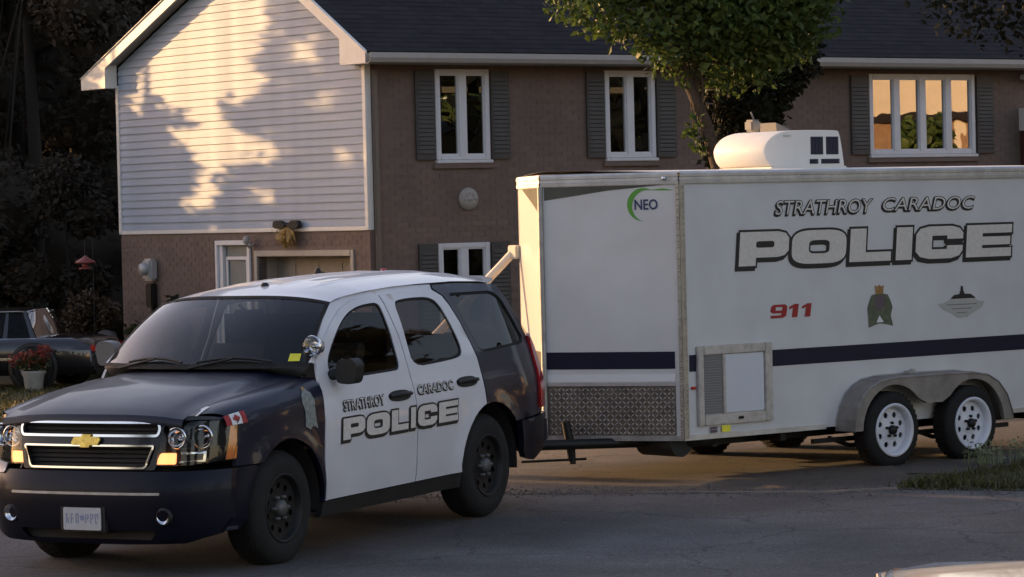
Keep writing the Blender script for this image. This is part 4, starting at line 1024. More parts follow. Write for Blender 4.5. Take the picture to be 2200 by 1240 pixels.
# grille
panel('grille_surround', rounded([(-.535, .735), (.535, .735), (.565, .93), (.60, 1.075), (-.60, 1.075), (-.565, .93)], .02), [rounded([(-.49, .755), (.49, .755), (.54, .895), (-.54, .895)], .02), rounded([(-.555, .965), (.555, .965), (.555, 1.045), (-.555, 1.045)], .02)], FM, M['navy_paint'], suv, (-1, 0, 0), .05, .045)
def ring(nm, o, t, d, mt, par):
    o = rounded(o, .028, 4); return panel(nm, o, [offset(o, -t)], lambda y, z: FM(y, z, d), M[mt], par, (-1, 0, 0), .03, .045)
g1 = ring('upper_grille', [(-.555, .953), (.555, .953), (.575, 1.005), (.555, 1.058), (-.555, 1.058), (-.575, 1.005)], .017, .012, 'chrome', suv)
g2 = ring('lower_grille', [(-.470, .742), (.470, .742), (.535, .902), (-.535, .902)], .013, .010, 'chrome', suv)
panel('mesh', rounded([(-.55, .955), (.55, .955), (.55, 1.05), (-.55, 1.05)], .02), [], lambda y, z: FM(y, z, -.045), M['interior'], g1, (-1, 0, 0), .004, .06)
panel('mesh', rounded([(-.47, .745), (.47, .745), (.53, .90), (-.53, .90)], .02), [], lambda y, z: FM(y, z, -.045), M['interior'], g2, (-1, 0, 0), .004, .06)
mb = MB()
for k in range(4):
    z = .775 + k * .03
    for j in range(20):
        a = -.5 + j * .05; mb.quad([FM(a, z, -.03), FM(a + .05, z, -.03), FM(a + .05, z + .009, -.02), FM(a, z + .009, -.02)])
for k in range(2):
    z = .985 + k * .03
    for j in range(21):
        a = -.53 + j * .05; mb.quad([FM(a, z, -.03), FM(a + .05, z, -.03), FM(a + .05, z + .009, -.02), FM(a, z + .009, -.02)])
tag(mb.build('grille_bars', M['dark_steel'], g2), kind='stuff')
bt = [(-.115, -.012), (-.095, .026), (-.038, .026), (-.03, .042), (.042, .042), (.035, .026), (.105, .026), (.118, .008), (.098, -.028), (.038, -.028), (.03, -.044), (-.042, -.044), (-.035, -.028), (-.105, -.028)]
panel('grille_emblem', bt, [], lambda y, z: FM(y, .928 + z, .028), M['gold'], suv, (-1, 0, 0), .02, .03)
# plate
mb = MB(); Pm = lambda y, z, d=0: (1.012 + d - (z - .40) * .02, y, z)
mb.prism(rounded([(-.152, .335), (.152, .335), (.152, .485), (-.152, .485)], .012), lambda y, z, d: Pm(y, z, d), .0, .006); pl = mb.build('licence_plate', M['plate'], suv)
mb = MB(); rp_ = random.Random(5)
for i in range(7):
    if i == 3:
        mb.prism([(-.012, .40), (.012, .40), (.016, .425), (0, .44), (-.016, .425)], Pm, .007, .008); continue
    y = -.118 + i * .0395
    segs = [((-.012, -.006), (.38, .412)), ((-.012, -.006), (.412, .445)), ((.006, .012), (.38, .412)), ((.006, .012), (.412, .445)), ((-.006, .006), (.38, .387)), ((-.006, .006), (.408, .415)), ((-.006, .006), (.438, .445))]
    for (a, b), (c, d) in rp_.sample(segs, rp_.choice((4, 5, 5))): mb.prism(rect(y + a, y + b, c, d), Pm, .007, .008)
mb.build('plate_characters', M['plate_blue'], pl)
mb = MB(); mb.box((.93, -.19, .32), (1.008, .19, .50), .01); mb.build('plate_bracket', M['black_plastic'], suv)
# windshield and cowl
def ws(u, v):
    xb = .545 - .285 * (1 - abs(u) ** 2.2); xt = 1.10 - .13 * (1 - u * u)
    zb = 1.318 + .004 * (1 - u * u); zt = 1.738 + .058 * (1 - abs(u) ** 3.5)
    yb, yt = .865, .718
    b = .028 * math.sin(PI * v)
    return (-(xb + (xt - xb) * v - b * .6), u * (yb + (yt - yb) * v), zb + (zt - zb) * v + b)
def grid(nm, f, nu, nv, mt, par, u0=-1, u1=1, v0=0, v1=1):
    mb = MB(); vs = [f(u0 + (u1 - u0) * i / nu, v0 + (v1 - v0) * j / nv) for j in range(nv + 1) for i in range(nu + 1)]
    mb.raw(vs, [(j * (nu + 1) + i, j * (nu + 1) + i + 1, (j + 1) * (nu + 1) + i + 1, (j + 1) * (nu + 1) + i) for j in range(nv) for i in range(nu)], True)
    return mb.build(nm, M[mt] if isinstance(mt, str) else mt, par)
wso = grid('windshield', ws, 24, 12, 'car_glass', suv)
def off_(f, d): return lambda u, v: tuple(a + b for a, b in zip(f(u, v), (d * .62, 0, d * .78)))
mb = MB()
for (u0, u1, v0, v1) in ((-1.0, -.965, 0, 1), (.965, 1.0, 0, 1), (-.965, .965, .95, 1.0), (-.965, .965, 0, .05)):
    n = 16
    vs = [off_(ws, .003)(u0 + (u1 - u0) * i / n, v0 + (v1 - v0) * j / n) for j in range(n + 1) for i in range(n + 1)]
    mb.raw(vs, [(j * (n + 1) + i, j * (n + 1) + i + 1, (j + 1) * (n + 1) + i + 1, (j + 1) * (n + 1) + i) for j in range(n) for i in range(n)], True)
mb.build('windshield_seal', M['rubber'], wso)
grid('inspection_sticker', off_(ws, .004), 2, 2, 'yellow', wso, .845, .925, .07, .165)
mb = MB(); vs = []
for i in range(25):
    u = -1 + i / 12; a = ws(u, .03); h = (-(.53 - .13 * (1 - u * u)) , u * .79, hood_z(.45, u * .79) - .004); vs += [a, (a[0] + .03, a[1], a[2] - .02), h]
mb.raw(vs, [(i * 3 + k, i * 3 + k + 1, i * 3 + 4 + k, i * 3 + 3 + k) for i in range(24) for k in range(2)], True); mb.build('cowl', M['black_plastic'], suv)
for u0, u1 in ((-.62, -.02), (.12, .74)):
    mb = MB(); P = [off_(ws, .022)(u0 + (u1 - u0) * t, .045 + .05 * math.sin(PI * t)) for t in [i / 10 for i in range(11)]]
    mb.tube(P, .010, 6); mb.tube([off_(ws, .02)(u0 - .08, -.03), off_(ws, .03)((u0 + u1) / 2, .08)], .009, 6); mb.build('wiper', M['black_plastic'], suv)
# roof skin
RXs = [.97, 1.1, 1.3, 1.6, 2.0, 2.4, 3.0, 3.4, 3.62, 3.72]
RE = [1.725, 1.745, 1.770, 1.790, 1.803, 1.805, 1.797, 1.777, 1.752, 1.735]
RC = [1.795, 1.818, 1.848, 1.874, 1.888, 1.892, 1.885, 1.862, 1.835, 1.80]
def roof_f(u, v):
    x = 1.10 - .13 * (1 - u * u); x = x + (3.66 + .06 * (1 - u * u) - x) * v
    ze = interp(x, RXs, RE); zc = interp(x, RXs, RC)
    if v < 1e-6: zz = ws(u, 1)[2] + .002; yy = ws(u, 1)[1]
    else:
        yy = u * interp(x, [1.0, 1.3, 2.0, 3.66], [.715, .70, .68, .665]); zz = ze + (zc - ze) * (1 - abs(u) ** 2.4)
        k = smooth(0, .12, v); zz = zz * k + (ws(u, 1)[2] + .30 * v) * (1 - k) if False else zz
        zz += .006 * math.exp(-((abs(u) - .55) / .03) ** 2) * smooth(.12, .2, v) * smooth(1, .92, v) + .006 * math.exp(-((abs(u) - .2) / .03) ** 2) * smooth(.12, .2, v) * smooth(1, .92, v)
    return (-x, yy, zz)
grid('roof', roof_f, 60, 30, 'white_paint', suv)
mb = MB()     # rear spoiler + hatch + glass + bumper
def hatch(u, z):
    x = interp(z, [.68, 1.0, 1.26, 1.5, 1.74], [4.0, 3.99, 3.96, 3.83, 3.67]); w = SW(3.9 if z < 1.3 else 3.6, z) - .015
    return (-(x - .07 * abs(u) ** 4), u * w, z)
grid('tailgate', lambda u, v: hatch(u, .68 + .62 * v), 16, 8, 'navy_paint', suv)
grid('rear_window', lambda u, v: hatch(u, 1.30 + .42 * v), 16, 6, 'tint_glass', suv)
mb = MB(); mb.prism([(3.55, 1.815), (3.74, 1.785), (3.74, 1.765), (3.60, 1.745)], lambda x, z, d: (-x, d, z), -.62, .62); mb.build('rear_spoiler', M['white_paint'], suv)
mb = MB(); mb.box((-4.15, -.88, .42), (-3.92, .88, .71), .06); mb.build('rear_bumper', M['navy_paint'], suv)
mb = MB(); mb.box((-4.35, -.035, .36), (-3.9, .035, .43)); mb.lathe([(.02, 0), (.02, .04), (.03, .06), (.02, .09), (0, .10)], (-4.32, 0, .43), (0, 0, 1), 12); mb.build('hitch', M['dark_steel'], suv)
# body underside, cabin
mb = MB(); mb.box((-3.85, -.62, .30), (.78, .62, .62)); mb.box((.1, -.55, .5), (.84, .55, 1.02)); mb.box((-3.85, -.70, .55), (-.42, .70, .72)); mb.box((-2.4, -.88, .3), (-.56, .88, .5)); mb.build('chassis', M['interior'], suv)
mb = MB(); mb.box((-.9, -.78, .95), (-.30, .78, 1.22), .06); mb.box((-.95, .25, 1.18), (-.55, .62, 1.29), .05); mb.build('dashboard', M['interior'], suv)
mb = MB(); mb.lathe([(.175, -.012), (.187, 0), (.175, .012), (.163, 0), (.175, -.012)], (-1.0, .40, 1.16), (-.85, 0, .5), 26); mb.tube([(-1.0, .40, 1.16), (-.7, .40, 1.0)], .03, 8); mb.box((-1.01, .24, 1.145), (-.99, .56, 1.175)); mb.build('steering_wheel', M['black_plastic'], suv)
def seat(y, x):
    m = MB(); m.box((-x - .5, y - .24, .72), (-x, y + .24, .86), .05); m.prism(rounded([(x + .40, .85), (x + .55, .84), (x + .72, 1.40), (x + .62, 1.42)], .04), lambda a, z, d: (-a, d, z), y - .23, y + .23)
    m.box((-x - .76, y - .13, 1.45), (-x - .64, y + .13, 1.62), .04); return m.build('seat', M['seat_cloth'], suv)
for y in (-.40, .40): seat(y, 1.0)
mb = MB(); mb.box((-2.9, -.65, .72), (-2.35, .65, .88), .05); mb.prism(rounded([(2.8, .86), (2.95, .86), (3.1, 1.38), (3.0, 1.40)], .04), lambda a, z, d: (-a, d, z), -.65, .65); mb.build('rear_bench', M['seat_cloth'], suv)
mb = MB(); mb.box((-1.92, -.70, .8), (-1.89, .70, 1.62)); mb.build('prisoner_partition', M['interior'], suv)
mb = MB(); mb.box((-1.16, -.13, 1.62), (-1.12, .13, 1.69), .015); mb.tube([(-1.12, 0, 1.66), (-1.02, 0, 1.73)], .012, 6); mb.build('rear_view_mirror', M['black_plastic'], suv)
# mirrors and spotlight
for sg in (1, -1):
    dz = 0 if sg > 0 else .13; dy = 0 if sg > 0 else .11
    mb = MB(); mb.prism(rounded([(sg * .985, 1.19), (sg * 1.14, 1.18), (sg * 1.16, 1.32), (sg * 1.12, 1.365), (sg * .995, 1.35)], .05), lambda y, z, d: (d, y + dy, z + dz), -.80, -.69)
    mb.tube([(-.74, sg * .86, 1.24), (-.74, sg * 1.03 + dy, 1.25 + dz)], .035, 8); mo = mb.build('side_mirror', M['black_plastic'] if sg > 0 else M['mirror_grey'], suv)
    mb = MB(); mb.prism(rounded([(sg * 1.00, 1.21), (sg * 1.13, 1.20), (sg * 1.14, 1.33), (sg * 1.01, 1.33)], .03), lambda y, z, d: (d, y + dy, z + dz), -.803, -.801); mb.build('mirror_glass', M['chrome'], mo)
mb = MB(); sp = (-.60, .855, 1.455); ax = Vector((1, -.10, .05))
mb.lathe([(0, -.12), (.03, -.115), (.062, -.07), (.076, -.015), (.08, .0), (.074, .008)], sp, ax, 24); mb.tube([(-.62, .86, 1.42), (-.66, .845, 1.38), (-.72, .84, 1.37)], .018, 8)
spo = mb.build('spotlight', M['chrome'], suv)
mb = MB(); mb.lathe([(.073, .004), (.05, -.035), (.02, -.05), (.018, -.015), (0, -.012)], sp, ax, 20); mb.build('reflector', M['lamp_bowl'], spo)
mb = MB(); mb.lathe([(.074, .007), (.04, .014), (0, .016)], sp, ax, 20); mb.build('lens', M['lens'], spo)
# antennas on the roof
for x, y, h, mt in ((1.34, .02, .03, 'black_plastic'), (2.75, -.38, .06, 'black_plastic'), (3.45, -.20, .04, 'tail_red')):
    mb = MB(); z = interp(x, RXs, RC) - .09 * abs(y / .68) ** 2.4 - .005; mb.lathe([(.032, 0), (.030, h * .5), (.015, h), (0, h)], (-x, y, z), (0, 0, 1), 10)
    if h > .05: mb.box((-x - .10, y - .015, z), (-x + .05, y + .015, z + .03), .01)
    mb.build('antenna', M[mt], suv)
# wheels
def suv_wheel(x, sg):
    y1 = .965; Y = lambda d: sg * (y1 - d); r = .392
    t = MB(); w = .265
    t.lathe([(.235, .01), (.29, -.004), (.345, .008), (.378, .03), (r, .06), (r, w - .06), (.378, w - .02), (.30, w), (.23, w - .01)], (-x, sg * y1, .39), (0, -sg, 0), 48)
    for i in range(44):
        a = 2 * PI * i / 44
        for q in (.085, .135, .185):
            t.box((-.015, -.018, r - .004), (.015, .018, r + .004), 0, Matrix.Translation((-x, sg * (y1 - q), .39)) @ Matrix.Rotation(a + q, 4, 'Y'))
    wo = t.build('wheel', M['rubber'], suv)
    rm = MB(); rm.lathe([(.240, .006), (.232, .0), (.218, .01), (.212, .05), (.205, .06)], (-x, sg * y1, .39), (0, -sg, 0), 40); rm.build('rim', M['dark_steel'], wo)
    hol = [disc((.155 * math.cos(2 * PI * (k + .5) / 10), .155 * math.sin(2 * PI * (k + .5) / 10)), .022, 10) for k in range(10)]
    panel('rim_face', disc((0, 0), .214, 32), hol, lambda u, v: (-(x + u), Y(.045 + .02 * (1 - math.hypot(u, v) / .21) - .03 * max(0, 1 - math.hypot(u, v) / .10)), .39 + v), M['dark_steel'], wo, (0, -sg, 0), .012, .05)
    h = MB(); h.lathe([(.058, .0), (.055, .03), (.04, .045), (0, .05)], (-x, Y(.05), .39), (0, sg, 0), 18)
    for k in range(6):
        a = 2 * PI * k / 6; h.lathe([(.014, 0), (.014, .035), (0, .04)], (-x + .082 * math.cos(a), Y(.055), .39 + .082 * math.sin(a)), (0, sg, 0), 6)
    h.build('hub_cap', M['hub_grey'], wo)
    b = MB(); b.lathe([(0, .10), (.21, .10)], (-x, sg * y1, .39), (0, -sg, 0), 20); b.build('brake_disc', M['interior'], wo)
for x in (0, 2.946):
    for sg in (1, -1): suv_wheel(x, sg)
# markings and a painted hood glint on the driver's side
dm = lambda x, z, l: (-x, SW(x, z) + .002 + l, z)
police([(.73, 1.05), (1.055, 1.40), (1.41, 1.68), (1.69, 1.78), (1.795, 2.10), (2.11, 2.42)], .785, .935, .12, dm, suv, .013, .012, .08)
town('STRATHROY', .78, 1.36, .99, 1.06, dm, suv); town('CARADOC', 1.86, 2.40, 1.02, 1.085, dm, suv)
fmz = fender_map(1, .004)
lz = lambda z: .95 + .36 * math.asin(min(1, max(0, (z - .95) / .30)) ** (1 / .72)) / (PI / 2) if z > .95 else z
fl = decal('flag_sticker', [(rect(-.655, -.45, 1.0, 1.105), [])], fmz, M['decal_red'], suv, .04)
fm2 = fender_map(1, .0055); decal('flag_field', [(rect(-.603, -.502, 1.0, 1.105), [])], fm2, M['decal_white'], fl, .04)
fm3 = fender_map(1, .007)
lf = [(0, .5), (.1, .28), (.22, .33), (.2, .08), (.42, .2), (.36, .02), (.46, -.06), (.22, -.26), (.25, -.33), (.03, -.28), (.03, -.5), (-.03, -.5), (-.03, -.28), (-.25, -.33), (-.22, -.26), (-.46, -.06), (-.36, .02), (-.42, .2), (-.2, .08), (-.22, .33), (-.1, .28)]
decal('flag_leaf', [([(-.5525 + a * .085, 1.0525 + b * .085) for a, b in lf][::-1], [])], fm3, M['decal_red'], fl)
cq = [(.285, 1.15), (.31, 1.165), (.335, 1.15), (.34, 1.125), (.372, 1.10), (.395, 1.04), (.385, .98), (.41, .90), (.345, .925), (.31, .90), (.245, .925), (.255, .99), (.235, 1.04), (.25, 1.095), (.28, 1.125)]
cr = decal('fender_crest', [(cq[::-1], [])], fmz, M['crest_pale'], suv, .04)
decal('crest_head', [(disc((.31, 1.145), .02, 10), [])], fm2, M['crest_gold'], cr)
decal('hood_glint', [([(-.80, 1.255), (-.60, 1.295), (-.60, 1.31), (-.66, 1.31), (-.70, 1.295), (-.80, 1.27)], [])], fmz, M['decal_white'], suv, .03)  # hood shut line highlight painted as a white decal

# ------------------------------------------------------------------ saloon cars
def sedan(name, label, loc, rz, paint, H=1.42, L=4.5, W=1.76, roofx=(-.95, .55), rs=.62):
    c = empty(name, loc, (0, 0, rz)); tag(c, label, 'car')
    hw = W / 2; zt = H * .62
    st = [(-L / 2, zt * .80, .80), (-L / 2 + .06, zt * .93, .90), (-L / 2 + .35, zt * 1.02, .97), (-1.2, zt * 1.04, 1.0), (0, zt * 1.03, 1.0), (.9, zt * 1.01, 1.0), (1.5, zt * .95, .99), (L / 2 - .3, zt * .84, .95), (L / 2 - .05, zt * .72, .87), (L / 2, zt * .60, .78)]
    mb = MB(); vs = []
    for x, z, w in st:
        y = hw * w
        half = [(y * .93, .20), (y * .99, .34), (y, .55), (y * .985, z - .12), (y * .93, z - .03), (y * .80, z), (y * .4, z + .018)]
        vs += [(x, -a, b) for a, b in half] + [(x, a, b) for a, b in reversed(half)]
    n = 14; fs = [(i * n + j, i * n + (j + 1) % n, (i + 1) * n + (j + 1) % n, (i + 1) * n + j) for i in range(len(st) - 1) for j in range(n)]
    mb.raw(vs, fs, True); mb.raw(vs[:n], [tuple(range(n))]); mb.raw(vs[-n:], [tuple(range(n))]); body = mb.build('body', paint, c)
    rx0, rx1 = roofx; b0, b1 = rx0 - rs, rx1 + .72; wr = hw * .66; wb = hw * .88; zb = zt * 1.0
    def gh(u, v, d=0):        # side glass
        return (lambda sg: ((b0 + (rx0 - b0) * v) * (1 - u) + (b1 + (rx1 - b1) * v) * u, sg * (wb + (wr - wb) * v + d), zb + (H - .05 - zb) * v))
    for sg in (-1, 1):
        for ua, ub in ((.03, .19), (.22, .52), (.55, .97)):
            grid('side_window', lambda u, v: gh(u, v)(sg), 8, 3, 'tint_glass', c, ua, ub, .02, .95)
        for ua, ub in ((.0, .035), (.19, .22), (.52, .55), (.965, 1.0)):
            grid('pillar', lambda u, v: gh(u, v, .004)(sg), 2, 3, paint, c, ua, ub, 0, 1)
        grid('window_trim', lambda u, v: gh(u, v, .006)(sg), 12, 1, 'chrome', c, 0, 1, 0, .03)
        for ua, ub in ((.22, .535), (.535, .97)):
            mb = MB(); xa = b0 + (b1 - b0) * ua; xb = b0 + (b1 - b0) * ub
            mb.box((xa + .06, sg * (hw - .004), zt * .80), (xa + .2, sg * (hw + .02), zt * .835), .008); mb.build('door_handle', paint, c)
    f1 = lambda u, v: (b1 + (rx1 - b1) * v + .06 * (1 - u * u), u * (wb + (wr - wb) * v), zb + (H - .04 - zb) * v + .02 * (1 - u * u))
    f0 = lambda u, v: (b0 + (rx0 - b0) * v - .06 * (1 - u * u), u * (wb + (wr - wb) * v), zb + (H - .04 - zb) * v + .02 * (1 - u * u))
    grid('windscreen', f1, 10, 4, 'car_glass', c, -.97, .97); grid('rear_window', f0, 10, 4, 'tint_glass', c, -.97, .97)
    rf = lambda u, v: (rx0 - .02 + (rx1 - rx0 + .04) * v + .05 * (2 * v - 1) * (1 - abs(u) ** 4), u * (wr + .02) * (1 - .05 * abs(2 * v - 1) ** 8), H - .055 + .055 * (1 - abs(u) ** 3.2) * (1 - abs(2 * v - 1) ** 5 * .7) + (.0))
    grid('roof', rf, 24, 20, paint, c)
    for sg in (-1, 1):
        mb = MB(); mb.tube([(rx0 - .05, sg * (wr - .03), H - .066), (rx0 + .1, sg * (wr - .0), H - .046), (rx1 - .1, sg * (wr - .0), H - .046), (rx1 + .05, sg * (wr - .03), H - .066)], .009, 6)
        mb.build('roof_moulding', M['alu_dull'], c)
    mb = MB(); mb.box((-L / 2 + .1, -hw * .8, .22), (L / 2 - .1, hw * .8, zb - .05)); mb.box((-.5, -hw * .6, zb - .06), (-.2, -hw * .1, H - .2), .05); mb.box((-.5, hw * .1, zb - .06), (-.2, hw * .6, H - .2), .05); mb.build('interior', M['interior'], c)
    for sg in (-1, 1):
        mb = MB(); mb.box((L / 2 - .16, sg * hw * .48, zt * .60), (L / 2 - .02, sg * hw * .84, zt * .74), .03); mb.build('headlight', M['lamp_bowl'], c)
        mb = MB(); mb.box((-L / 2 - .01, sg * hw * .42, zt * .72), (-L / 2 + .12, sg * hw * .86, zt * .86), .02); mb.build('tail_light', M['tail_red'], c)
        mb = MB(); mb.box((.62, sg * (hw - .02), zb + .0), (.78, sg * (hw + .16), zb + .13), .03); mb.build('side_mirror', paint, c)
        mb = MB(); mb.box((-1.3, sg * (hw - .01), .42), (1.2, sg * (hw + .012), .46), .008); mb.build('rub_strip', M['chrome'], c)
    mb = MB(); mb.box((-L / 2 - .03, -hw * .78, zt * .66), (-L / 2 + .05, hw * .78, zt * .69), .008); mb.build('rear_trim', M['chrome'], c)
    for xa, xb in ((-L / 2 - .06, -L / 2 + .1), (L / 2 - .12, L / 2 + .04)): mb = MB(); mb.box((xa, -hw * .86, .27), (xb, hw * .86, .48), .05); mb.build('bumper', M['black_plastic'], c)
    mb = MB(); mb.box((-L / 2 - .065, -.15, .52), (-L / 2 - .02, .15, .63), .005); mb.build('licence_plate', M['plate'], c)
    for x in (-1.33, 1.36):
        for sg in (-1, 1):
            t = MB(); t.lathe([(.20, .0), (.28, -.005), (.31, .03), (.31, .17), (.27, .2)], (x, sg * (hw + .006), .31), (0, -sg, 0), 28); wo = t.build('wheel', M['rubber'], c)
            r = MB(); r.lathe([(.205, .01), (.19, .0), (.17, .03), (.06, .012), (.04, -.002), (0, -.004)], (x, sg * (hw + .006), .31), (0, -sg, 0), 24); r.build('rim', M['alu_dull'], wo)
            a = MB(); a.lathe([(.31, .0), (.365, .0), (.368, .012), (.31, .012)], (x, sg * (hw - .002), .31), (0, sg, 0), 28); a.build('wheel_arch', M['black_plastic'], c)
    return c
sedan('parked_car', 'low dark coupe parked beside the brick house behind the flower pot', (-8.05, 47.4, gz(-8, 47.4)), math.radians(180 - 9), M['dark_paint'], H=1.16, L=4.4, W=1.8, roofx=(-1.15, .2), rs=.20)
sedan('parked_car', 'beige car close by with only its sunlit roof showing', (2.05, 7.55, gz(2, 7.5)), 0, M['beige_paint'], H=1.497, L=4.6, W=1.80, roofx=(-1.10, .75))

# ------------------------------------------------------------------ flowers, stones, feeder, meter bed
px_, py_ = -6.83, 46.0; pz_ = gz(px_, py_)
p = empty('flower_pot', (px_, py_, pz_)); tag(p, 'pale round pot of dull red flowers standing on the grass by the dark car', 'flower pot')
mb = MB(); mb.lathe([(0, .0), (.115, .0), (.125, .02), (.150, .22), (.163, .25), (.163, .285), (.145, .285), (.14, .25), (0, .245)], (0, 0, 0), (0, 0, 1), 26); mb.build('pot', M['pot'], p)
rr = random.Random(11); mb = MB(); leaves(mb, clump_pts((0, 0, .40), (.27, .22, .15), 420, rr, .2), .07, rr, .1); mb.build('foliage', M['leaf_shrub'], p)
mb = MB(); leaves(mb, clump_pts((-.02, 0, .46), (.26, .2, .12), 260, rr, .6), .055, rr, -.2); leaves(mb, clump_pts((-.2, .02, .42), (.14, .12, .10), 130, rr, .4), .05, rr, -.2); leaves(mb, clump_pts((.16, -.03, .56), (.12, .12, .10), 130, rr, .4), .05, rr, -.2); mb.build('petals', M['petal_red'], p)
# stones edging the planting bed
sw = empty('stone_edging', (-5.75, 48.75, gz(-5.9, 48.7) + .15)); tag(sw, 'low dry wall of pale stones behind the dark coupe below the shrubs', 'stone wall')
for i in range(10):
    mb = MB(); k = i % 5; l = i // 5
    mb.box((-.55 + k * .25, -.12, l * .2), (-.33 + k * .25 + R.uniform(0, .02), .08 + R.uniform(0, .05), .18 + l * .2), .05, Matrix.Rotation(R.uniform(-.05, .05), 4, 'Y')); mb.build('stone', M['stone'], sw)
mb = MB(); blob(mb, (-6.15, 49.0, gz(-6, 49) + .62), .17, 91, 8, 12, .8, .10); tag(mb.build('boulder', M['stone']), 'grey boulder sitting on the planting bed beside the dark coupe', 'boulder')
mb = MB(); mb.box((-7.4, 48.9, gz(-6, 47) - .1), (-4.6, 50.2, gz(-6, 47) + .52), .1); tag(mb.build('planting_bed', M['lawn']), kind='structure')
def shrub(name, label, loc, r, n, size, material, group=None, stems=5):
    s = empty(name, loc); tag(s, label, 'shrub', group); rr = random.Random(hash(label) % 1000 if False else int(abs(loc[0] * 91 + loc[1] * 17)))
    mb = MB()
    for i in range(stems):
        a = rr.uniform(0, 6.28); mb.tube([(0, 0, 0), (.35 * r[0] * math.cos(a), .35 * r[1] * math.sin(a), r[2] * .8), (.7 * r[0] * math.cos(a), .7 * r[1] * math.sin(a), r[2] * 1.4)], [.018, .012, .006], 5)
    mb.build('stems', M['bark'], s)
    mb = MB()
    for i in range(9):
        c = (rr.uniform(-.6, .6) * r[0], rr.uniform(-.6, .6) * r[1], r[2] * rr.uniform(.35, 1.55)); leaves(mb, clump_pts(c, (r[0] * .5, r[1] * .5, r[2] * .42), n // 9, rr, .3), size, rr, .1)
    mb.build('foliage', material, s); return s
bz = gz(-6, 47.5) + .50
shrub('garden_shrub', 'low yellowish green shrub beside the brick corner', (-5.35, 49.1, bz), (.55, .3, .28), 2400, .085, M['leaf_shrub'])
shrub('garden_shrub', 'brownish feathery shrub under the red feeder', (-6.45, 49.3, bz), (.50, .4, .46), 2200, .08, M['leaf_brown'])
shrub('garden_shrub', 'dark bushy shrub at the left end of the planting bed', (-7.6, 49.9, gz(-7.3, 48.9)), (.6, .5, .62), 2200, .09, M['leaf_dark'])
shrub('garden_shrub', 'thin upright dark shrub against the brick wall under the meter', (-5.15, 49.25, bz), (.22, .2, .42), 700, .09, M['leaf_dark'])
fd = empty('bird_feeder', (-6.45, 49.0, gz(-6.42, 48.6))); tag(fd, 'red roofed bird feeder hanging from a thin dark pole hook', 'bird feeder')
mb = MB(); mb.tube([(.12, 0, 0), (.12, 0, 2.05), (.10, 0, 2.12), (.04, 0, 2.14), (0, 0, 2.08), (0, 0, 1.86)], .009, 6); mb.build('pole', M['dark_steel'], fd)
mb = MB(); mb.lathe([(0, .12), (.02, .11), (.05, .08), (.15, .03), (.16, .0), (.05, .01), (.045, -.06), (.10, -.07), (.10, -.09), (0, -.09)], (0, 0, 1.76), (0, 0, 1), 20); mb.build('feeder_body', M['feeder_red'], fd)

# ------------------------------------------------------------------ trees
def tree(name, label, base, trunk, r0, clumps, n, size, material, group=None, seed=1, cat='tree', core=False):
    t = empty(name, base); tag(t, label, cat, group); rr = random.Random(seed)
    mb = MB(); rad = [r0 * (1 - .75 * i / (len(trunk) - 1)) for i in range(len(trunk))]; mb.tube(trunk, rad, 9)
    for (c, r) in clumps:
        k = rr.randrange(len(trunk) // 2, len(trunk)); s = Vector(trunk[k]); e = Vector(c); m_ = (s + e) / 2 + Vector((rr.uniform(-.1, .1), rr.uniform(-.1, .1), rr.uniform(-.05, .25)))
        rk = max(.012, rad[k] * .5); mb.tube([s, m_, e], [rk, rk * .6, rk * .25], 6)
    mb.build('trunk', M['bark_dark'] if material in (M['leaf_dark'], M['leaf_far']) else M['bark'], t)
    mb = MB(); tot = sum(r[0] * r[1] * r[2] for c, r in clumps)
    for c, r in clumps: leaves(mb, clump_pts(c, r, max(20, int(n * r[0] * r[1] * r[2] / tot)), rr, .60 if core else .25), size, rr)
    mb.build('crown', material, t)
    if core:
        mb = MB()
        for i, (c, r) in enumerate(clumps): blob(mb, c, min(r) * .66, seed * 31 + i, 6, 9, 1, .3)
        mb.build('inner_foliage', material, t)
    return t
# yard tree between the trailer and the house
bx, by = 2.62, 38.0; b0 = gz(bx, by)
def at(px, py, dy=0): return ((px - 1100) / 183. - bx, dy, CAMZ + (445 - (px - 1490) * .0242 - py) / 183. - b0)
trk = [(0, 0, 0), (-.05, 0, 1.6), at(1552, 370), at(1524, 262), at(1492, 182), at(1480, 120), at(1490, 30), at(1520, -80), at(1540, -200)]
cl = []
for (x, y, dy, r) in ((1235, -5, .2, .34), (1290, 25, -.2, .36), (1345, 45, .1, .36), (1400, 70, -.2, .36), (1425, 120, .1, .26), (1450, 90, -.3, .40), (1500, 40, .2, .5), (1540, 110, -.1, .38), (1560, 30, -.3, .55),
                      (1620, 90, .2, .5), (1650, 20, -.2, .6), (1700, 70, .3, .5), (1735, 30, 0, .48), (1600, 150, .2, .36), (1650, 135, .1, .36), (1555, 165, .2, .24),
                      (1500, -60, 0, .8), (1620, -80, .2, .8), (1380, -50, .1, .6), (1720, -60, -.1, .7), (1560, -170, 0, .9), (1440, -140, .2, .6), (1300, -40, .2, .4)):
    cl.append((at(x, y, dy), (r, r * 1.1, r * .8)))
for (x, y, r) in ((1503, 262, .10), (1500, 300, .12), (1512, 312, .10), (1495, 285, .09), (1470, 160, .14), (1455, 150, .12)): cl.append((at(x, y, -.05), (r, r, r)))
tree('yard_tree', 'leafy tree with a leaning thin trunk behind the trailer, its edge catching the sun', (bx, by, b0), trk, .105, cl, 18000, .105, M['leaf'], seed=5)
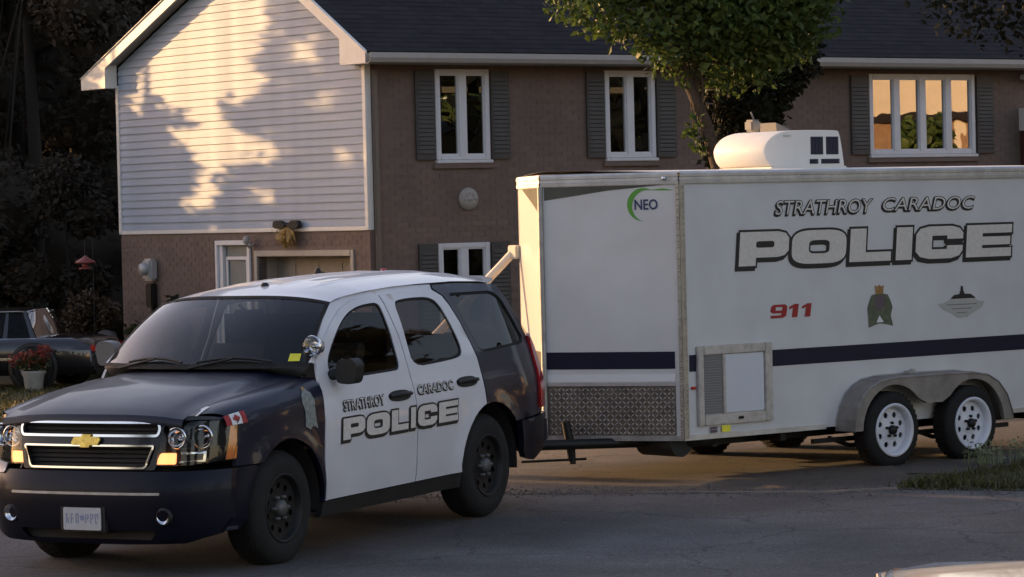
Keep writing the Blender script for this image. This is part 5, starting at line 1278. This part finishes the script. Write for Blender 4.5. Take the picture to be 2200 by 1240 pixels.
# added dark leaf mass for the unlit part of that crown
ex, ey = 2.98, 40.4; e0 = gz(ex, ey)
cl = [((rx, ry, z), (.42, .4, .5)) for rx, ry, z in ((0, 0, 1.2), (-.1, .2, 1.9), (.1, -.1, 2.5), (-.1, 0, 3.0), (.05, .1, 3.4), (-.2, .1, 3.5), (.1, 0, 3.9), (-.25, -.1, 4.1), (.3, .1, 4.3), (.2, 0, 4.7), (-.35, 0, 4.6), (.55, 0, 4.6), (.0, 0, 5.2), (.45, .1, 5.4), (-.3, 0, 5.6))]
tree('dark_leaf_mass', 'dark leaf mass standing in for the unlit foliage behind the leafy tree', (ex, ey, e0), [(0, 0, 0), (0, 0, 2), (.02, 0, 4), (0, 0, 5.8)], .09, cl, 12000, .10, M['leaf_dark'], seed=8, core=True)
# tree at the right, overhanging the roof
cl = [((rx, ry, z), (r, r, r * .8)) for rx, ry, z, r in ((-1.6, 0, 5.2, .55), (-1.1, .2, 5.0, .5), (-.7, -.2, 4.85, .45), (-.4, 0, 5.4, .7), (-2.1, .1, 5.7, .6), (-1.3, 0, 6.0, .9), (.2, 0, 5.6, .9), (0, 0, 6.8, 1.2), (.9, .2, 6.0, 1.0))]
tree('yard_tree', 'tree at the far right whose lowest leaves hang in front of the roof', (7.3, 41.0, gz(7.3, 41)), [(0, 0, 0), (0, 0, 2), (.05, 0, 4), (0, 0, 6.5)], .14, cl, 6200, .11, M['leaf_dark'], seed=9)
# dark trees beyond the gable end
for i, (x, y, h, r) in enumerate(((-8.3, 56.5, 11, 2.3), (-10.8, 57.5, 12, 2.6), (-9.2, 60.5, 13, 2.6), (-12.5, 60, 13, 2.8), (-6.6, 60.0, 12, 2.0), (-7.4, 54.2, 3.4, 1.1), (-9.0, 53.6, 3.2, 1.2))):
    rr = random.Random(100 + i); z0 = gz(x, y); cl = []
    for k in range(16 if h > 5 else 7):
        t = rr.random(); a = rr.uniform(0, 6.28); q = r * (.9 - .55 * t) * rr.uniform(.3, 1)
        cl.append(((q * math.cos(a), q * math.sin(a), h * (.10 + .86 * t)), (r * .42, r * .42, r * .40)))
    lab = ['tall dark tree left of the gable end, nearest the house corner', 'tall dark tree behind the parked coupe', 'dark tree in the second row behind the house corner', 'dark tree at the left edge of the picture',
           'dark tree rising behind the gable roof', 'low dark bush beyond the brick corner', 'low dark bush behind the parked coupe'][i]
    tree('dark_tree' if h > 5 else 'dark_bush', lab, (x, y, z0), [(0, 0, 0), (.05, 0, h * .3), (-.05, 0, h * .6), (0, 0, h * .9)], .16 if h > 5 else .05, cl, 15000 if h > 5 else 4500, .135, M['leaf_far'], 'dark trees beyond the gable end', 200 + i, 'tree' if h > 5 else 'bush', core=True)
mb = MB(); rr = random.Random(77)
for i in range(60):
    c = (rr.uniform(-24, -6.5), rr.uniform(64, 68), rr.uniform(0, 12)); q = rr.uniform(1.5, 2.1); blob(mb, c, q * .8, 300 + i, 6, 8, 1, .3)
    leaves(mb, clump_pts(c, (q * 1.15, q * 1.15, q * 1.15), 420, rr, .75), .32, rr)
for i in range(26): blob(mb, (rr.uniform(-15, -5.2), rr.uniform(58, 60), rr.uniform(0, 2.2)), rr.uniform(.7, 1.1), 800 + i, 6, 8, 1, .25)
tag(mb.build('woods', M['leaf_far']), kind='stuff')

mb = MB(); rr = random.Random(78)
for i in range(150):
    a = 2 * PI * i / 150; d = rr.uniform(165, 215); q = rr.uniform(4, 6.5); c = (d * math.sin(a), d * math.cos(a), q * .55)
    blob(mb, c, q * .8, 900 + i, 6, 9, 1, .3); leaves(mb, clump_pts(c, (q * 1.2, q * 1.2, q), 70, rr, .7), 1.3, rr)
tag(mb.build('far_woods', M['leaf_far']), kind='stuff')
# ------------------------------------------------------------------ unseen house and trees put in to shade parts of the picture
QX, QY = .5446, .8387
def Q(q, t): return (q * QX - t * QY, q * QY + t * QX)
def simple_house(name, label, q0, q1, t0, t1, H, wall, ridge=1.8):
    o = empty(name, (*Q(q0, t0), 0), (0, 0, math.atan2(QY, QX))); tag(o, label, 'house'); L = q1 - q0; D = t1 - t0
    m = MB(); m.box((0, 0, -.8), (L, D, H)); m.prism([(0, H), (D, H), (D / 2, H + ridge)], lambda y, z, d: (d, y, z), .002, L - .002); m.build('wall', wall, o)
    m = MB()
    for s in (0, 1):
        a = (-.4 if s == 0 else D + .4, H - .15); b = (D / 2, H + ridge + .05)
        m.prism([a, b, (b[0], b[1] + .12), (a[0], a[1] + .12)], lambda y, z, d: (d, y, z), -.05, L + .05)
    m.build('roof', M['shingle'], o)
    for zz in (1.0, 3.9):
        for k in range(4):
            x = L * (k + .5) / 4; m = MB(); m.box((x - .6, -.06, zz), (x + .6, .03, zz + 1.3), .01); w = m.build('window', M['trim_white'], o)
            m = MB(); m.raw([(x - .52, -.065, zz + .08), (x + .52, -.065, zz + .08), (x + .52, -.065, zz + 1.22), (x - .52, -.065, zz + 1.22)], [(0, 1, 2, 3)]); m.build('pane', M['house_glass'], w)
    return o
simple_house('shade_house', 'unseen two storey house added on the sunset side to shade the foreground', 9.3, 23.05, 38, 46, 6.3, M['brown_board'])  # unseen, added to keep the police suv and road in shade
def qtree(q, t, h, r, n, lab, seed, size=.2, lo=.06, k=16, core=False, mt='leaf_dark'):
    x, y = Q(q, t); rr = random.Random(seed); cl = []
    for _ in range(k):
        u = rr.random(); a = rr.uniform(0, 6.28); s = r * rr.uniform(.0, .75); cl.append(((s * math.cos(a), s * math.sin(a), h * (lo + (.94 - lo) * u)), (r * .45, r * .45, r * .45)))
    tree('shade_tree', lab, (x, y, 0), [(0, 0, 0), (0, 0, h * .3), (.05, 0, h * .6), (0, 0, h * .9)], .12, cl, n, size, M[mt], 'unseen shade trees towards the setting sun', seed, core=core)
# two unseen trees, leaves laid out to cast the wanted dapple on the gable end
def gap(a, z):          # open places in the crowns, seen along the light, in metres across (a) and up (z)
    for (ca, cz, ra, rz) in ((4.7, 5.75, 2.35, 1.2), (4.55, 4.62, 1.4, .62), (3.1, 4.35, .55, .28), (3.0, 5.6, .62, .9), (6.25, 4.35, .42, .30), (4.15, 3.62, .85, .30), (3.95, 3.2, .5, .25), (4.35, 2.85, .28, .42),
                             (2.75, 3.35, .50, .22), (2.8, 2.72, .32, .14), (1.1, 3.95, .22, .16), (1.45, 4.75, .30, .22), (.4, 3.2, .35, .14), (5.9, 2.35, .22, .13), (4.9, 2.62, .25, .12), (5.25, 3.7, .22, .12), (3.5, 5.0, .6, .5), (5.3, 4.9, 1.0, .35)):
        if ((a - ca) / (ra + .20)) ** 2 + ((z - cz) / (rz + .08)) ** 2 < 1: return True
    return False
TT = 40.0
rr = random.Random(61)
def gable_tree(name, lab, a0, a1, n, ztop):
    qc = 36.68 + .354 * (a0 + a1) / 2; x, y = Q(qc, TT); t = empty(name, (x, y, 0)); tag(t, lab, 'tree', 'unseen shade trees towards the setting sun')
    m = MB(); pts = []
    while len(pts) < n:
        a = rr.uniform(a0, a1); z = rr.uniform(-1.6, ztop) 
        if gap(a + rr.gauss(0, .05), z + rr.gauss(0, .03)): continue
        h = z + (TT - 26.1 - .94 * a) * .158
        if h < .9: continue
        X, Y = Q(36.68 + .354 * a, TT + rr.gauss(0, .45)); pts.append((X - x, Y - y, h))
    m.tube([(0, 0, 0), (.02, 0, 2.2), (0, .02, 4.6), (.02, 0, ztop + 1.4)], [.12, .09, .07, .02], 8)
    for _ in range(14):
        p = pts[rr.randrange(len(pts))]; m.tube([(0, 0, p[2] * .7), (p[0] * .5, p[1] * .5, p[2] * .88), p], [.03, .02, .006], 5)
    m.build('trunk', M['bark'], t); m = MB(); leaves(m, pts, .17, rr, .1); m.build('crown', M['leaf_dark'], t)
gable_tree('shade_tree', 'unseen taller tree towards the setting sun, its crown shaped to shade the right half of the gable end', -2.2, 2.6, 15000, 6.6)
gable_tree('shade_tree', 'unseen lower tree towards the setting sun, its crown shaped to dapple the gable end', 2.45, 9.5, 22000, 5.2)
qtree(33.0, 47, 5.2, 1.4, 3000, 'unseen broad low tree added towards the setting sun to shade the lawn', 405, .2, .05, 12, True)  # unseen trees added to shade the lawn and soften the house shadow
qtree(23.45, 37.0, 3.9, .45, 900, 'unseen small bush tree added at the corner of the shade house to soften its shadow edge', 406, .14, .05, 8, True)
# houses and trees on the sunlit side that the windows mirror
mh = empty('mirrored_house', (36, 46, 0)); tag(mh, 'tan house outside the picture that the big front window mirrors', 'house')
m = MB(); m.box((0, -6, -.5), (9, 9, 4.4)); m.build('lower_wall', M['brown_board'], mh)
m = MB(); m.box((.15, -6, 4.6), (9, 9, 8.4)); m.build('upper_wall', M['tan_siding'], mh)
m = MB(); m.box((-.25, -6.2, 4.4), (9, 9.2, 4.6)); m.build('canopy', M['shingle'], mh)
m = MB(); m.prism([(-6.5, 8.4), (1.5, 10.4), (9.5, 8.4)], lambda y, z, d: (d, y, z), -.5, 9.4); m.build('roof', M['shingle'], mh)
for k in range(10):
    m = MB(); m.box((-.03, -5.8 + k * 1.5, -.4), (-.002, -5.6 + k * 1.5, 4.35)); m.build('board', M['tan_siding'], mh)
for i, (x, y, h, r) in enumerate(((31.5, 47.5, 4.6, .95), (33, 34.5, 9, 2.6), (30, 31, 8, 2.4), (34, 38.6, 7.5, 1.9))):
    rr = random.Random(500 + i); cl = [((rr.uniform(-.6, .6) * r, rr.uniform(-.6, .6) * r, h * (.12 + .8 * rr.random())), (r * .5, r * .5, r * .5)) for _ in range(12)]
    tree('street_tree', ['small tree in front of the mirrored tan house', 'broad tree right of the mirrored tan house', 'tree across the street nearest the camera side', 'tree close to the corner of the mirrored tan house'][i], (x, y, 0), [(0, 0, 0), (0, 0, h * .4), (0, 0, h * .85)], .13, cl, 1700, .26, M['leaf'], 'trees mirrored in the windows', 520 + i, core=True)

STREET = [(22.0, 38.6, 14, 2.3), (15.0, 30.5, 12, 2.3), (19.5, 35.5, 14, 2.8), (24.0, 41.5, 13, 2.2), (20.0, 27.0, 14, 2.8), (13.5, 22.0, 10, 2.2), (27, 34, 15, 3.0), (11, -3, 8.5, 2.6), (4.5, -9, 9.5, 3.0), (-2.5, -9, 9, 2.8), (-9.5, -7, 10, 3.0), (-15, -1, 9.5, 2.8), (16, 6, 10, 3), (-21, 7, 9, 2.8)]
WORDS = ['between the drive and the far lot, facing the front windows', 'beside the far end of the trailer', 'by the drive beyond the trailer', 'nearest the mirrored tan house', 'by the road right of the trailer', 'by the road close to the camera', 'standing alone by the far lot', 'behind the camera to the right of the beige car', 'straight behind the beige car',
         'behind the camera by the pavement', 'behind the camera opposite the police car', 'behind the camera at the left bend', 'right of the beige car', 'far left across the road']
for i, (x, y, h, r) in enumerate(STREET):
    rr = random.Random(700 + i); cl = []
    for k in range(16):
        u = rr.random(); a = rr.uniform(0, 6.28); q = r * rr.uniform(.1, .8); cl.append(((q * math.cos(a), q * math.sin(a), h * (.12 + .80 * u)), (r * .48, r * .48, r * .45)))
    tree('street_tree', 'dense street tree ' + WORDS[i], (x, y, 0), [(0, 0, 0), (.05, 0, h * .3), (0, 0, h * .6), (0, 0, h * .85)], .15, cl, 1500, .34, M['leaf_dark'], 'street trees outside the picture', 720 + i, core=True)
# ------------------------------------------------------------------ grass
def tuft(mb, x, y, z, h, rr, n=5, sp=.04):
    for _ in range(n):
        a = rr.uniform(0, 6.28); l = rr.uniform(.2, .7) * h; w = .006 + .004 * rr.random(); dx, dy = math.cos(a), math.sin(a); X = x + rr.gauss(0, sp); Y = y + rr.gauss(0, sp)
        hh = h * rr.uniform(.5, 1.1)
        mb.raw([(X - dy * w, Y + dx * w, z), (X + dy * w, Y - dx * w, z), (X + dx * l * .5 + dy * w * .6, Y + dy * l * .5 - dx * w * .6, z + hh * .7), (X + dx * l, Y + dy * l, z + hh)], [(0, 1, 2), (0, 2, 3)])
rr = random.Random(21); mb = MB()
def verge(x, y):      # uneven tongue of grass by the road
    y0 = edge_y(x) + .05 + .25 * smooth(3.9, 4.6, x) ; y1 = edge_y(x) + .2 + (x - 3.1) * 1.75
    return x > 3.05 and y0 < y < y1
cnt = 0
for _ in range(26000):
    x = rr.uniform(3.05, 7.5); y = rr.uniform(24.6, 31)
    if verge(x, y) and rr.random() < (.95 if x < 6 else .5): tuft(mb, x, y, gz(x, y), .05 + .06 * rr.random(), rr, 3); cnt += 1
for _ in range(5200):
    x = rr.uniform(-10, -5.7); y = rr.uniform(36, 47); tuft(mb, x, y, gz(x, y), .06, rr, 3)
tag(mb.build('grass', M['grass']), kind='stuff')
for nm, lab, x, y in (('weed_clump', 'pale seeding weeds at the tip of the grass verge', 4.12, 28.3), ('weed_clump', 'pale seeding weeds at the right edge of the picture', 4.55, 28.7)):
    mb = MB()
    for _ in range(60):
        X = x + rr.gauss(0, .09); Y = y + rr.gauss(0, .1); h = rr.uniform(.08, .2); z = gz(X, Y)
        mb.raw([(X - .004, Y, z), (X + .004, Y, z), (X + rr.gauss(0, .02), Y, z + h)], [(0, 1, 2)]); leaves(mb, [(X, Y, z + h * k) for k in (.6, .8, 1)], .035, rr, -.4)
    tag(mb.build(nm, M['weed']), lab, 'weeds', kind='stuff')
# soil beneath the verge
mb = MB(); vs = []; fs = []; n = 24
for i in range(n + 1):
    x = 3.02 + 5 * i / n; y0 = edge_y(x) + .02; y1 = edge_y(x) + .25 + (x - 3.1) * 1.75
    for j in range(5): y = y0 + (y1 - y0) * j / 4; vs.append((x, y, gz(x, y) + .012 + .05 * math.sin(PI * j / 4) * smooth(3.0, 4, x)))
for i in range(n):
    for j in range(4): fs.append((i * 5 + j, (i + 1) * 5 + j, (i + 1) * 5 + j + 1, i * 5 + j + 1))
mb.raw(vs, fs, True); tag(mb.build('verge_soil', M['lawn']), kind='structure')

# loose stones along the worn edge of the road
mb = MB(); rr = random.Random(31)
for _ in range(2600):
    x = rr.uniform(-4.5, 7.5); y = edge_y(x) + rr.gauss(.12, .22); z = gz(x, y) + .014; q = rr.uniform(.006, .017) * (1.6 if rr.random() < .06 else 1); a = rr.uniform(0, 6.28)
    p = [(x + q * math.cos(a + k * 2.1), y + q * math.sin(a + k * 2.1), z) for k in range(3)]; t = (x + rr.uniform(-.3, .3) * q, y + rr.uniform(-.3, .3) * q, z + q * rr.uniform(.6, 1.0))
    mb.raw(p + [t], [(0, 1, 3), (1, 2, 3), (2, 0, 3)])
tag(mb.build('gravel', M['stone']), kind='stuff')
